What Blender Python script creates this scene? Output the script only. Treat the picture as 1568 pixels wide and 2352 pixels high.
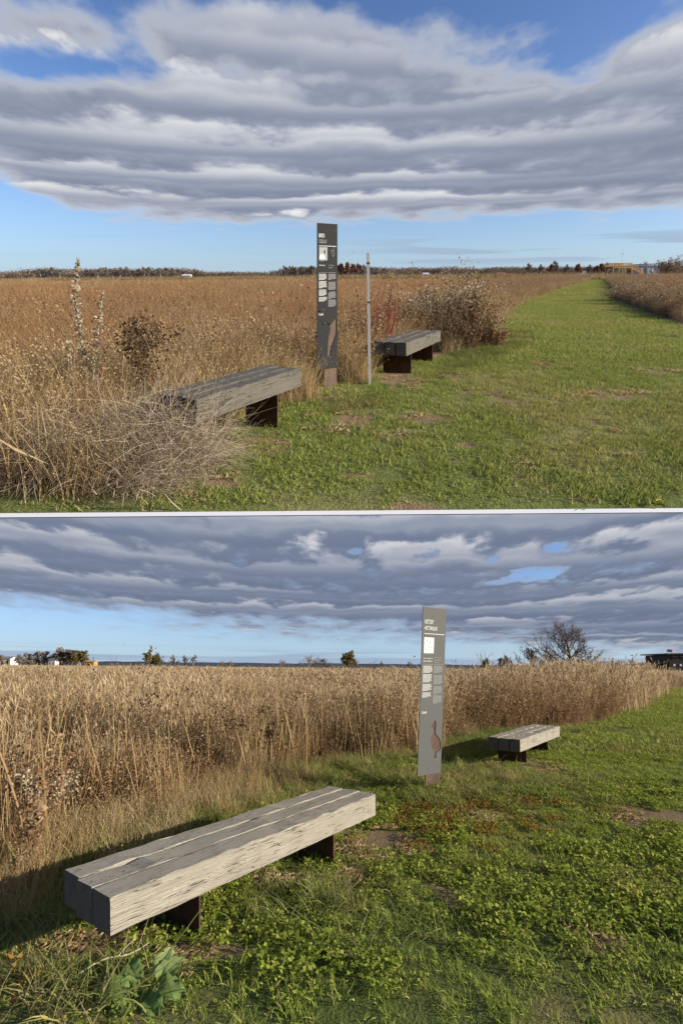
import bpy, bmesh, math, random
import numpy as np
from mathutils import Vector

# ------------------------------------------------------------------ scene, camera, sky, sun
for o in list(bpy.data.objects):
    bpy.data.objects.remove(o)
S = bpy.context.scene
COL = S.collection
F = 1130.0            # focal length of the photographs, in pixels of a 1568 px wide picture
H = 1.6               # eye height over each meadow
# Two meadows: one on a terrace that climbs away from the eye, one that falls away below it.
UP = dict(k=541.0 / F, kx=0.0076, hor=636.0)
LO = dict(k=-358.0 / F, kx=-0.0083, hor=1533.5)

cam = bpy.data.cameras.new('camera')
cam.sensor_fit = 'HORIZONTAL'
cam.sensor_width = 36.0
cam.lens = 36.0 * F / 1568.0
cam.clip_start = 0.05
cam.clip_end = 9000.0
cam_o = bpy.data.objects.new('camera', cam)
COL.objects.link(cam_o)
cam_o.location = (0, 0, 0)
cam_o.rotation_euler = (math.radians(90), 0, 0)
S.camera = cam_o

SUN_AZ = math.radians(100.0)      # clockwise from +Y: behind the right shoulder
SUN_EL = math.radians(18.6)
sun_dir = Vector((math.sin(SUN_AZ) * math.cos(SUN_EL), math.cos(SUN_AZ) * math.cos(SUN_EL), math.sin(SUN_EL)))
sun = bpy.data.lights.new('sun', 'SUN')
sun.energy = 5.0
sun.angle = math.radians(0.53)
sun.color = (1.0, 0.915, 0.78)
sun_o = bpy.data.objects.new('sun', sun)
COL.objects.link(sun_o)
sun_o.rotation_euler = sun_dir.to_track_quat('Z', 'Y').to_euler()
sun_o.location = (20, -20, 30)

S.view_settings.view_transform = 'Standard'
S.view_settings.look = 'None'
S.view_settings.exposure = 0.45
S.view_settings.gamma = 1.0
S.view_settings.use_curve_mapping = False
S.render.engine = 'CYCLES'
S.cycles.max_bounces = 4
S.cycles.diffuse_bounces = 2
S.cycles.glossy_bounces = 2
S.cycles.transmission_bounces = 3
S.cycles.transparent_max_bounces = 4


class NT:
    """small helper to write node maths as expressions"""
    def __init__(self, tree):
        self.t = tree

    def n(self, kind, **kw):
        nd = self.t.nodes.new(kind)
        for k, v in kw.items():
            setattr(nd, k, v)
        return nd

    def put(self, sock, v):
        if isinstance(v, bpy.types.NodeSocket):
            self.t.links.new(v, sock)
        else:
            sock.default_value = v

    def m(self, op, a, b=0.0, c=0.0, clamp=False):
        nd = self.n('ShaderNodeMath', operation=op, use_clamp=clamp)
        self.put(nd.inputs[0], a); self.put(nd.inputs[1], b); self.put(nd.inputs[2], c)
        return nd.outputs[0]

    def add(self, a, b): return self.m('ADD', a, b)
    def sub(self, a, b): return self.m('SUBTRACT', a, b)
    def mul(self, a, b): return self.m('MULTIPLY', a, b)
    def div(self, a, b): return self.m('DIVIDE', a, b)

    def step(self, v, a, b, lo=0.0, hi=1.0):
        nd = self.n('ShaderNodeMapRange', interpolation_type='SMOOTHSTEP')
        self.put(nd.inputs['Value'], v)
        self.put(nd.inputs['From Min'], a); self.put(nd.inputs['From Max'], b)
        self.put(nd.inputs['To Min'], lo); self.put(nd.inputs['To Max'], hi)
        return nd.outputs['Result']

    def vec(self, x, y, z):
        nd = self.n('ShaderNodeCombineXYZ')
        self.put(nd.inputs[0], x); self.put(nd.inputs[1], y); self.put(nd.inputs[2], z)
        return nd.outputs[0]

    def noise(self, v, scale, detail=4.0, rough=0.55, dist=0.0, dim='3D'):
        nd = self.n('ShaderNodeTexNoise', noise_dimensions=dim)
        if v is not None:
            self.put(nd.inputs['Vector'], v)
        self.put(nd.inputs['Scale'], scale); self.put(nd.inputs['Detail'], detail)
        self.put(nd.inputs['Roughness'], rough); self.put(nd.inputs['Distortion'], dist)
        return nd.outputs['Fac']

    def mix(self, f, a, b, blend='MIX'):
        nd = self.n('ShaderNodeMix', data_type='RGBA', blend_type=blend)
        self.put(nd.inputs[0], f)
        for s, v in ((nd.inputs[6], a), (nd.inputs[7], b)):
            if not isinstance(v, bpy.types.NodeSocket):
                v = (v[0], v[1], v[2], 1.0)
            self.put(s, v)
        return nd.outputs[2]

    def ramp(self, v, stops, interp='LINEAR'):
        nd = self.n('ShaderNodeValToRGB')
        cr = nd.color_ramp
        cr.interpolation = interp
        while len(cr.elements) < len(stops):
            cr.elements.new(0.5)
        for e, (p, c) in zip(cr.elements, stops):
            e.position = p
            e.color = (c[0], c[1], c[2], 1.0) if hasattr(c, '__len__') else (c, c, c, 1.0)
        self.put(nd.inputs[0], v)
        return nd.outputs[0]


SKY_K = 0.09
def build_world():
    w = bpy.data.worlds.new('World')
    S.world = w
    w.use_nodes = True
    t = w.node_tree
    t.nodes.clear()
    q = NT(t)
    tc = q.n('ShaderNodeTexCoord')
    sp = q.n('ShaderNodeSeparateXYZ')
    t.links.new(tc.outputs['Generated'], sp.inputs[0])
    x, y, z = sp.outputs
    hor = q.add(q.m('SQRT', q.add(q.mul(x, x), q.mul(y, y))), 1e-4)
    az = q.m('MAXIMUM', q.m('MINIMUM', q.m('ARCTAN2', x, y), 1.4), -1.4)
    def local_t(T):
        return q.div(q.sub(q.sub(z, q.mul(y, T['k'])), q.mul(x, T['kx'])), hor)
    tu, tl = local_t(UP), local_t(LO)
    sel = q.step(tu, -0.06, -0.02)
    tt = q.m('MAXIMUM', q.add(q.mul(tu, sel), q.mul(tl, q.sub(1.0, sel))), 0.0)
    # clear sky
    sky = q.n('ShaderNodeTexSky', sky_type='NISHITA')
    sky.sun_disc = False
    sky.sun_elevation = SUN_EL
    sky.sun_rotation = SUN_AZ
    sky.altitude = 0
    sky.air_density = 1.0
    sky.dust_density = 1.3
    sky.ozone_density = 2.5
    nv = q.n('ShaderNodeVectorMath', operation='NORMALIZE')
    q.put(nv.inputs[0], q.vec(q.div(x, hor), q.div(y, hor), q.add(q.mul(tt, 1.1), 0.015)))
    t.links.new(nv.outputs[0], sky.inputs['Vector'])
    base = q.mix(1.0, sky.outputs[0], (1.0, 1.17, 1.52), 'MULTIPLY')

    base = q.mix(q.mul(q.m('EXPONENT', q.mul(tt, -9.0)), 0.62), base, (4.6, 6.2, 7.9))

    afac = q.m('MULTIPLY_ADD', az, 1 / 1.6, 0.5)
    def curve(pts):                       # (azimuth, value) pairs -> value
        return q.ramp(afac, [(a / 1.6 + 0.5, v) for a, v in pts])

    def deck(tv, seed, fa, fp, rolls, warp):
        """layers of cloud rolls seen in perspective: bright billowed tops, grey bases"""
        p = q.div(1.0, q.add(tv, 0.17))                    # layers crowd together towards the horizon
        big = q.noise(q.vec(q.mul(az, fa * 0.28), q.mul(p, fp * 0.36), seed + 7.3), 1.0, 2.0, 0.5)
        det = q.noise(q.vec(q.mul(q.mul(az, fa), q.add(q.mul(p, 0.35), 0.4)), q.mul(p, fp), seed), 1.0, 7.0, 0.56)
        d0 = q.add(q.mul(det, 0.6), q.mul(big, 0.4))
        w = q.add(q.mul(q.sub(det, 0.5), warp), q.mul(q.sub(big, 0.5), warp * 1.6))
        def roll(c, off):
            fr = q.m('FRACT', q.add(q.add(q.mul(p, c), w), off))
            return q.mul(q.step(fr, 1.0, 0.28), q.step(fr, 0.0, 0.34))
        l1 = roll(rolls, seed * 0.37)
        l2 = roll(rolls * 2.3, seed * 0.71)
        mod = q.step(big, 0.35, 0.65, 0.35, 1.0)
        lit = q.add(q.add(q.mul(l1, q.mul(mod, 0.50)), q.mul(l2, 0.13)), q.add(q.mul(q.sub(det, 0.5), 0.95), q.mul(q.sub(big, 0.5), 0.35)))
        return d0, lit

    # ---- sky over the terrace meadow
    d0, rel = deck(tu, 3.1, 5.6, 2.9, 2.3, 1.4)
    bottom = curve([(-0.8, .22), (-0.62, .185), (-0.5, .118), (-0.3, .10), (0.0, .108), (0.35, .115), (0.61, .105), (0.8, .10)])
    top = curve([(-0.8, .47), (-0.61, .475), (-0.4, .52), (-0.32, .56), (-0.15, .57), (0.0, .57), (0.1, .535), (0.2, .50), (0.33, .435), (0.42, .43), (0.61, .435), (0.8, .45)])
    gapc = curve([(-0.8, .36), (-0.61, .355), (-0.44, .385), (-0.25, .403), (0.0, .405), (0.2, .37), (0.8, .33)])
    gapw = curve([(-0.8, .045), (-0.61, .042), (-0.44, .042), (-0.25, .030), (-0.05, .018), (0.12, .006), (0.3, .004), (0.8, .004)])
    s1 = q.m('MINIMUM', q.mul(q.sub(tu, bottom), 2.6), q.sub(top, tu))
    s1 = q.m('MINIMUM', s1, 0.14)
    g = q.div(q.sub(tu, gapc), q.add(gapw, 0.001))
    gap = q.mul(q.m('EXPONENT', q.mul(q.mul(g, g), -1.0)), q.mul(gapw, 7.5))
    cov = q.add(q.sub(q.add(q.mul(s1, 1.9), 0.05), gap), q.mul(q.sub(d0, 0.5), 0.95))
    covu = q.step(cov, -0.02, 0.15)
    thick = q.step(cov, 0.03, 0.34)
    lit = q.step(q.add(rel, q.mul(q.sub(tu, 0.25), 0.5)), -0.16, 0.84)
    lit = q.m('MAXIMUM', lit, q.mul(q.sub(1.0, thick), 0.75))
    cu = q.ramp(lit, [(0.0, (.215, .25, .35)), (0.3, (.31, .345, .445)), (0.6, (.47, .50, .575)), (0.85, (.67, .685, .72)), (1.0, (.86, .86, .87))])
    # thin low streaks near that horizon
    stv = q.noise(q.vec(q.mul(az, 2.6), q.mul(tu, 46.0), 1.7), 1.0, 5.0, 0.55, 0.2)
    stm = q.mul(q.step(tu, 0.012, 0.035), q.step(tu, 0.10, 0.055))
    streak_u = q.mul(q.mul(q.step(stv, 0.50, 0.60), stm), q.step(az, -0.05, 0.22, 0.12, 0.8))

    # ---- sky over the lower field
    e0, rel2 = deck(tl, 11.7, 10.0, 4.2, 2.3, 1.7)
    bot2 = curve([(-0.8, .115), (-0.61, .104), (-0.45, .094), (-0.25, .085), (0.0, .073), (0.2, .060), (0.42, .042), (0.61, .026), (0.8, .016)])
    s2 = q.m('MINIMUM', q.mul(q.sub(tl, bot2), 7.0), 0.30)
    hole = None
    for (px, row, wa, wt, dep) in ((990, 1256, .05, .016, .36), (1175, 1284, .05, .012, .40), (1275, 1256, .045, .014, .36), (1200, 1320, .08, .013, .42), (822, 1266, .02, .006, .30), (1110, 1205, .04, .016, .30)):
        u = (px - 784) / F
        v = (1535 - row) / F
        a0, t0 = math.atan(u), v / math.hypot(1, u)
        ga = q.div(q.sub(az, a0), wa * 1.15)
        gt = q.div(q.sub(tl, t0), wt * 1.15)
        e = q.mul(q.m('EXPONENT', q.mul(q.add(q.mul(ga, ga), q.mul(gt, gt)), -1.0)), dep)
        hole = e if hole is None else q.m('MAXIMUM', hole, e)
    cov2 = q.sub(q.add(s2, q.mul(q.sub(e0, 0.5), 1.1)), q.mul(hole, q.step(e0, 0.58, 0.42, 0.1, 1.15)))
    covl = q.step(cov2, -0.16, 0.24)
    thick2 = q.step(cov2, 0.02, 0.30)
    lit2 = q.step(q.add(rel2, q.mul(q.sub(tl, 0.17), 0.8)), -0.18, 0.92)
    lit2 = q.m('MAXIMUM', lit2, q.mul(q.sub(1.0, thick2), 0.62))
    cl = q.ramp(lit2, [(0.0, (.145, .185, .275)), (0.3, (.205, .245, .345)), (0.6, (.32, .355, .445)), (0.85, (.48, .50, .565)), (1.0, (.66, .66, .69))])
    stv2 = q.noise(q.vec(q.mul(az, 2.2), q.mul(tl, 60.0), 5.7), 1.0, 5.0, 0.5, 0.2)
    stm2 = q.mul(q.step(tl, -0.01, 0.008), q.step(tl, 0.045, 0.022))
    streak_l = q.mul(q.step(stv2, 0.44, 0.56), q.mul(stm2, 0.8))

    k = 0.73 / SKY_K        # cloud colours below are as seen at the exposure set above
    def sc(c): return q.mix(1.0, c, (k, k, k), 'MULTIPLY')
    su = q.mix(streak_u, base, (0.36 * k, 0.47 * k, 0.62 * k))
    su = q.mix(covu, su, sc(cu))
    sl = q.mix(streak_l, base, (0.33 * k, 0.43 * k, 0.58 * k))
    sl = q.mix(covl, sl, sc(cl))
    bgs = []
    for c in (sl, su):
        bg = q.n('ShaderNodeBackground')
        bg.inputs['Strength'].default_value = SKY_K
        t.links.new(c, bg.inputs['Color'])
        bgs.append(bg)
    mx = q.n('ShaderNodeMixShader')
    t.links.new(sel, mx.inputs[0])
    t.links.new(bgs[0].outputs[0], mx.inputs[1]); t.links.new(bgs[1].outputs[0], mx.inputs[2])
    out = q.n('ShaderNodeOutputWorld')
    t.links.new(mx.outputs[0], out.inputs['Surface'])
    w.cycles.sampling_method = 'NONE'
build_world()

# ------------------------------------------------------------------ helpers
RNG = np.random.default_rng(7)

def gz(T, x, y):
    """height of a meadow's ground in the world"""
    return -H + T['k'] * y + T['kx'] * x

def G(T, x, y, z=0.0):
    return (x, y, gz(T, x, y) + z)

def at(T, px, row, z=0.0):
    """ground spot (x, y) whose point z above ground stands at that picture position"""
    X = (px - 784.0) / F
    hr = T['hor'] - F * T['kx'] * X
    y = (H - z) * F / (row - hr)
    return X * y, y

def xz(T, px, row, y):
    """x and height above ground of a picture position at distance y"""
    X = (px - 784.0) / F
    hr = T['hor'] - F * T['kx'] * X
    return X * y, H - (row - hr) * y / F

def vnoise(x, y, seed=0):
    x = np.asarray(x, float); y = np.asarray(y, float)
    xi = np.floor(x).astype(np.int64); yi = np.floor(y).astype(np.int64)
    xf = x - xi; yf = y - yi
    def h(a, b):
        n = (a * 374761393 + b * 668265263 + seed * 974711) & 0x7fffffff
        n = ((n ^ (n >> 13)) * 1274126177) & 0x7fffffff
        return ((n ^ (n >> 16)) & 0xffff) / 65535.0
    u = xf * xf * (3 - 2 * xf); v = yf * yf * (3 - 2 * yf)
    return (h(xi, yi) * (1 - u) + h(xi + 1, yi) * u) * (1 - v) + (h(xi, yi + 1) * (1 - u) + h(xi + 1, yi + 1) * u) * v

def fbm(x, y, seed=0, o=4):
    s = 0; a = 0.5
    for i in range(o):
        s = s + a * vnoise(np.asarray(x) * 2 ** i, np.asarray(y) * 2 ** i, seed + i)
        a *= 0.5
    return s / (1 - 0.5 ** o)

def link(o, parent=None):
    COL.objects.link(o)
    if parent is not None:
        o.parent = parent
    return o

def tag(o, label=None, cat=None, group=None, kind=None):
    if label: o['label'] = label
    if cat: o['category'] = cat
    if group: o['group'] = group
    if kind: o['kind'] = kind
    return o

def thing(name, label, cat, loc, group=None):
    o = bpy.data.objects.new(name, None)
    o.empty_display_size = 0.1
    o.location = loc
    link(o)
    return tag(o, label, cat, group)

class MB:
    """collects geometry of one mesh"""
    def __init__(self):
        self.v = []; self.f = []; self.tone = []; self.gr = []
        self.use_gr = False

    def raw(self, verts, faces, tone=0.5, gr=None):
        b = len(self.v)
        self.v += [tuple(p) for p in verts]
        self.f += [tuple(i + b for i in f) for f in faces]
        self.tone += [tone] * len(verts) if not hasattr(tone, '__len__') else list(tone)
        if gr is not None:
            self.use_gr = True
            self.gr += [tuple(g) for g in gr]
        else:
            self.gr += [(0, 0, 0)] * len(verts)

    def box(self, c, s, tone=0.5, R=None):
        vs = []
        for sx in (-.5, .5):
            for sy in (-.5, .5):
                for sz in (-.5, .5):
                    p = Vector((sx * s[0], sy * s[1], sz * s[2]))
                    if R is not None: p = R @ p
                    vs.append((p.x + c[0], p.y + c[1], p.z + c[2]))
        self.raw(vs, [(0, 1, 3, 2), (4, 6, 7, 5), (0, 4, 5, 1), (2, 3, 7, 6), (0, 2, 6, 4), (1, 5, 7, 3)], tone)

    def obox(self, o, ex, ey, ez, tone=0.5):
        """box from corner o with edge vectors"""
        o = Vector(o); ex = Vector(ex); ey = Vector(ey); ez = Vector(ez)
        vs = [o, o + ex, o + ex + ey, o + ey, o + ez, o + ex + ez, o + ex + ey + ez, o + ey + ez]
        self.raw(vs, [(0, 3, 2, 1), (4, 5, 6, 7), (0, 1, 5, 4), (1, 2, 6, 5), (2, 3, 7, 6), (3, 0, 4, 7)], tone)

    def tube(self, pts, radii, n=5, tone=0.5, cap=True):
        pts = [Vector(p) for p in pts]
        vs = []; fs = []
        for i, p in enumerate(pts):
            d = (pts[min(i + 1, len(pts) - 1)] - pts[max(i - 1, 0)])
            if d.length < 1e-9: d = Vector((0, 0, 1))
            d.normalize()
            a = d.cross(Vector((0.31, 0.95, 0.05)))
            if a.length < 1e-3: a = d.cross(Vector((1, 0, 0)))
            a.normalize(); b = d.cross(a)
            r = radii[i] if hasattr(radii, '__len__') else radii
            for k in range(n):
                an = 2 * math.pi * k / n
                vs.append(p + a * (r * math.cos(an)) + b * (r * math.sin(an)))
        for i in range(len(pts) - 1):
            for k in range(n):
                k2 = (k + 1) % n
                fs.append((i * n + k, i * n + k2, (i + 1) * n + k2, (i + 1) * n + k))
        if cap:
            fs.append(tuple(range(n - 1, -1, -1)))
            fs.append(tuple((len(pts) - 1) * n + k for k in range(n)))
        self.raw(vs, fs, tone)

    def leaf(self, p, d, up, L, W, tone=0.5, fold=0.25):
        p = Vector(p); d = Vector(d).normalized()
        s = d.cross(Vector(up))
        if s.length < 1e-4: s = d.cross(Vector((1, .2, .1)))
        s.normalize(); n = s.cross(d)
        m = p + d * (L * .45)
        self.raw([p, m + s * (W / 2) + n * (W * fold), p + d * L, m - s * (W / 2) + n * (W * fold)], [(0, 1, 2), (0, 2, 3)], tone)

    def shear(self, T):
        self.v = [(a, b, c + T['k'] * b + T['kx'] * a) for a, b, c in self.v]
        return self

    def mesh(self, name):
        me = bpy.data.meshes.new(name)
        me.from_pydata(self.v, [], self.f)
        a = me.attributes.new('tone', 'FLOAT', 'POINT')
        a.data.foreach_set('value', np.asarray(self.tone, np.float32))
        if self.use_gr:
            g = me.attributes.new('grain', 'FLOAT_VECTOR', 'POINT')
            g.data.foreach_set('vector', np.asarray(self.gr, np.float32).ravel())
        me.update()
        return me

    def build(self, name, mat, parent=None, loc=None, smooth=False):
        me = self.mesh(name)
        me.materials.append(mat)
        if smooth:
            me.polygons.foreach_set('use_smooth', [True] * len(me.polygons))
        o = bpy.data.objects.new(name, me)
        if loc is not None: o.location = loc
        return link(o, parent)

def np_mesh(name, verts, faces, attrs, mat, smooth=False):
    """verts (N,3), faces list of arrays (M,k)"""
    me = bpy.data.meshes.new(name)
    verts = np.asarray(verts, np.float32)
    me.vertices.add(len(verts))
    me.vertices.foreach_set('co', verts.ravel())
    loops = np.concatenate([f.ravel() for f in faces]).astype(np.int32)
    tot = np.concatenate([np.full(len(f), f.shape[1], np.int32) for f in faces])
    start = np.concatenate([[0], np.cumsum(tot)[:-1]]).astype(np.int32)
    me.loops.add(len(loops)); me.loops.foreach_set('vertex_index', loops)
    me.polygons.add(len(tot))
    me.polygons.foreach_set('loop_start', start)
    try:
        me.polygons.foreach_set('loop_total', tot)
    except Exception:
        pass
    for k, v in attrs.items():
        a = me.attributes.new(k, 'FLOAT', 'POINT')
        a.data.foreach_set('value', np.asarray(v, np.float32))
    if mat is not None: me.materials.append(mat)
    me.update(calc_edges=True)
    me.validate()
    if smooth: me.polygons.foreach_set('use_smooth', np.ones(len(tot), bool))
    return me

# ------------------------------------------------------------------ materials
MATS = {}
def new_mat(name):
    m = bpy.data.materials.new(name)
    m.use_nodes = True
    m.node_tree.nodes.clear()
    MATS[name] = m
    return m, NT(m.node_tree)

def finish(q, shader):
    out = q.n('ShaderNodeOutputMaterial')
    q.t.links.new(shader, out.inputs['Surface'])

def principled(q, col, rough=0.8, spec=0.3, metal=0.0, bump=None, bdist=0.01, bstr=0.6):
    p = q.n('ShaderNodeBsdfPrincipled')
    q.put(p.inputs['Base Color'], col if isinstance(col, bpy.types.NodeSocket) else (*col, 1.0))
    q.put(p.inputs['Roughness'], rough)
    p.inputs['Specular IOR Level'].default_value = spec
    p.inputs['Metallic'].default_value = metal
    if bump is not None:
        b = q.n('ShaderNodeBump')
        b.inputs['Strength'].default_value = bstr
        b.inputs['Distance'].default_value = bdist
        q.put(b.inputs['Height'], bump)
        q.t.links.new(b.outputs[0], p.inputs['Normal'])
    return p.outputs[0]

def plain(name, col, rough=0.75, spec=0.3, metal=0.0, var=0.25, scale=8.0):
    m, q = new_mat(name)
    g = q.n('ShaderNodeNewGeometry')
    n = q.noise(g.outputs['Position'], scale, 5.0, 0.6)
    c = q.mix(n, tuple(v * (1 - var) for v in col), tuple(min(1, v * (1 + var)) for v in col))
    finish(q, principled(q, c, rough, spec, metal, n, 0.002, 0.3))
    return m

def foliage(name, stops, patch=None, pscale=0.3, plo=0.4, phi=0.62, trans=0.3, tip=None):
    """stops: colour over the 'tone' of each blade; patch: second set of stops mixed in by place"""
    m, q = new_mat(name)
    at_ = q.n('ShaderNodeAttribute', attribute_name='tone')
    oi = q.n('ShaderNodeObjectInfo')
    tv = q.m('FRACT', q.add(q.mul(at_.outputs['Fac'], 0.82), q.mul(oi.outputs['Random'], 0.17)))
    c = q.ramp(tv, stops)
    if patch:
        g = q.n('ShaderNodeNewGeometry')
        c2 = q.ramp(tv, patch)
        n = q.noise(g.outputs['Position'], pscale, 4.0, 0.6)
        c = q.mix(q.step(n, plo, phi), c, c2)
    if tip:
        tt = q.n('ShaderNodeAttribute', attribute_name='tt')
        c = q.mix(q.step(tt.outputs['Fac'], 0.55, 1.0, 0.0, 0.8), c, tip)
    d = q.n('ShaderNodeBsdfDiffuse'); q.put(d.inputs['Color'], c)
    tr = q.n('ShaderNodeBsdfTranslucent'); q.put(tr.inputs['Color'], c)
    mx = q.n('ShaderNodeMixShader'); mx.inputs[0].default_value = trans
    q.t.links.new(d.outputs[0], mx.inputs[1]); q.t.links.new(tr.outputs[0], mx.inputs[2])
    finish(q, mx.outputs[0])
    return m

def ramp_n(*cols):
    n = len(cols)
    return [(i / max(1, n - 1), c) for i, c in enumerate(cols)]

M_lawn_u = foliage('lawn_blades', ramp_n((.185, .235, .05), (.285, .34, .07), (.365, .41, .095), (.445, .465, .145), (.60, .54, .28)),
                   ramp_n((.27, .28, .065), (.38, .385, .10), (.46, .43, .14), (.56, .48, .22), (.63, .53, .30)), 0.55, 0.44, 0.66, 0.3)
M_lawn_l = foliage('turf_blades', ramp_n((.15, .20, .03), (.235, .30, .05), (.31, .37, .068), (.38, .41, .10), (.54, .47, .21)),
                   ramp_n((.14, .15, .03), (.23, .24, .06), (.30, .28, .085), (.40, .31, .13), (.46, .34, .16)), 0.7, 0.5, 0.7, 0.3)
M_clover = foliage('clover_leaves', ramp_n((.14, .19, .026), (.23, .29, .042), (.31, .37, .056), (.39, .42, .085), (.52, .48, .13)),
                   ramp_n((.19, .22, .03), (.29, .34, .055), (.37, .40, .08), (.46, .41, .11), (.52, .42, .15)), 0.9, 0.5, 0.7, 0.35)
M_rust_leaf = foliage('rusty_ground_leaves', ramp_n((.20, .08, .02), (.32, .16, .04), (.40, .24, .06), (.22, .20, .05), (.12, .15, .03)), trans=0.3)
M_field = foliage('red_field_grass', ramp_n((.32, .16, .068), (.43, .23, .10), (.50, .30, .145), (.56, .38, .21), (.46, .25, .11)),
                  ramp_n((.30, .18, .075), (.50, .32, .15), (.60, .43, .23), (.64, .49, .29), (.46, .28, .12)), 0.16, 0.5, 0.68, 0.3)
M_straw = foliage('straw_grass', ramp_n((.26, .165, .075), (.42, .30, .15), (.54, .41, .22), (.64, .51, .31), (.36, .24, .11)),
                  ramp_n((.24, .135, .06), (.38, .24, .11), (.48, .33, .16), (.56, .42, .23), (.26, .24, .08)), 0.6, 0.45, 0.62, 0.3)
M_reed = foliage('reed_stems', ramp_n((.29, .19, .10), (.45, .32, .175), (.55, .41, .24), (.65, .52, .335), (.39, .26, .135)),
                 ramp_n((.23, .14, .075), (.36, .24, .13), (.45, .32, .18), (.55, .42, .26), (.31, .19, .10)), 0.22, 0.42, 0.62, 0.3)
M_twig = foliage('dry_twigs', ramp_n((.22, .165, .105), (.36, .28, .19), (.48, .39, .275), (.60, .51, .385), (.32, .23, .14)), trans=0.1)
M_dark = foliage('dark_dead_leaves', ramp_n((.08, .05, .028), (.14, .085, .048), (.21, .135, .075), (.30, .21, .125), (.12, .10, .05)), trans=0.2)
M_brownleaf = foliage('brown_dead_leaves', ramp_n((.17, .09, .045), (.27, .155, .08), (.38, .24, .13), (.48, .34, .21), (.22, .17, .075)), trans=0.25)
M_seed = foliage('pale_seed_fluff', ramp_n((.30, .24, .15), (.42, .35, .23), (.54, .46, .33), (.62, .55, .42), (.34, .25, .14)), trans=0.3)
M_redstem = foliage('red_stems', ramp_n((.16, .02, .025), (.26, .035, .04), (.34, .06, .06), (.22, .06, .05), (.30, .12, .08)), trans=0.2)
M_longgreen = foliage('long_green_grass', ramp_n((.09, .13, .03), (.16, .21, .05), (.23, .27, .07), (.34, .33, .12), (.50, .42, .21)),
                      ramp_n((.20, .18, .05), (.31, .28, .09), (.40, .34, .13), (.50, .40, .19), (.58, .47, .25)), 0.8, 0.45, 0.65, 0.3)
M_broad = foliage('broad_green_leaf', ramp_n((.16, .25, .06), (.24, .34, .10), (.40, .48, .18)), trans=0.3)
M_bark_g = foliage('grey_bark', ramp_n((.16, .14, .12), (.23, .205, .18), (.30, .27, .24)), trans=0.0)
M_bark_p = foliage('pale_bark', ramp_n((.20, .18, .155), (.28, .255, .22), (.36, .33, .29)), trans=0.0)
M_tw_g = foliage('grey_tree_twigs', ramp_n((.20, .165, .135), (.27, .225, .185), (.34, .29, .24)), trans=0.0)
M_lf_russet = foliage('russet_tree_leaves', ramp_n((.22, .085, .045), (.32, .125, .06), (.40, .18, .085), (.30, .19, .10)), trans=0.25)
M_lf_olive = foliage('olive_tree_leaves', ramp_n((.11, .10, .035), (.19, .16, .055), (.27, .21, .075), (.34, .26, .10)), trans=0.25)
M_lf_green = foliage('dark_evergreen_leaves', ramp_n((.04, .055, .028), (.065, .085, .04), (.09, .11, .05)), trans=0.15)

def mat_ground(name, soil, green, straw, gscale):
    m, q = new_mat(name)
    g = q.n('ShaderNodeNewGeometry')
    P = g.outputs['Position']
    b = q.n('ShaderNodeAttribute', attribute_name='bare').outputs['Fac']
    n1 = q.noise(P, gscale, 5.0, 0.6)
    n2 = q.noise(P, gscale * 14, 4.0, 0.65)
    n3 = q.noise(P, gscale * 90, 3.0, 0.6)
    cg = q.mix(q.step(n1, 0.42, 0.62), green, straw)
    cg = q.mix(q.mul(n2, 0.6), cg, tuple(v * 0.5 for v in green))
    cs = q.mix(n3, tuple(v * 0.55 for v in soil), tuple(v * 1.4 for v in soil))
    c = q.mix(q.step(q.add(b, q.mul(q.sub(n2, 0.5), 0.5)), 0.35, 0.6), cg, cs)
    hgt = q.add(q.mul(n2, 0.7), q.mul(n3, 0.5))
    finish(q, principled(q, c, 0.95, 0.1, 0.0, hgt, 0.03, 0.9))
    return m
M_gl_u = mat_ground('terrace_turf', (.30, .205, .11), (.20, .23, .06), (.34, .30, .12), 0.5)
M_gl_l = mat_ground('lower_turf', (.25, .175, .10), (.12, .15, .036), (.26, .22, .085), 0.6)

def mat_field_ground(name, a, b, c):
    m, q = new_mat(name)
    g = q.n('ShaderNodeNewGeometry')
    P = g.outputs['Position']
    n1 = q.noise(P, 0.045, 5.0, 0.62)
    n2 = q.noise(P, 1.5, 5.0, 0.7)
    col = q.mix(q.step(n1, 0.40, 0.60), a, b)
    col = q.mix(q.mul(n2, 0.7), col, c)
    finish(q, principled(q, col, 0.95, 0.1, 0.0, n2, 0.05, 0.8))
    return m
M_gf_u = mat_field_ground('red_field_floor', (.36, .21, .10), (.38, .26, .14), (.26, .16, .08))
M_gf_l = mat_field_ground('reed_field_floor', (.36, .23, .10), (.30, .185, .08), (.20, .125, .055))

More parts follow.
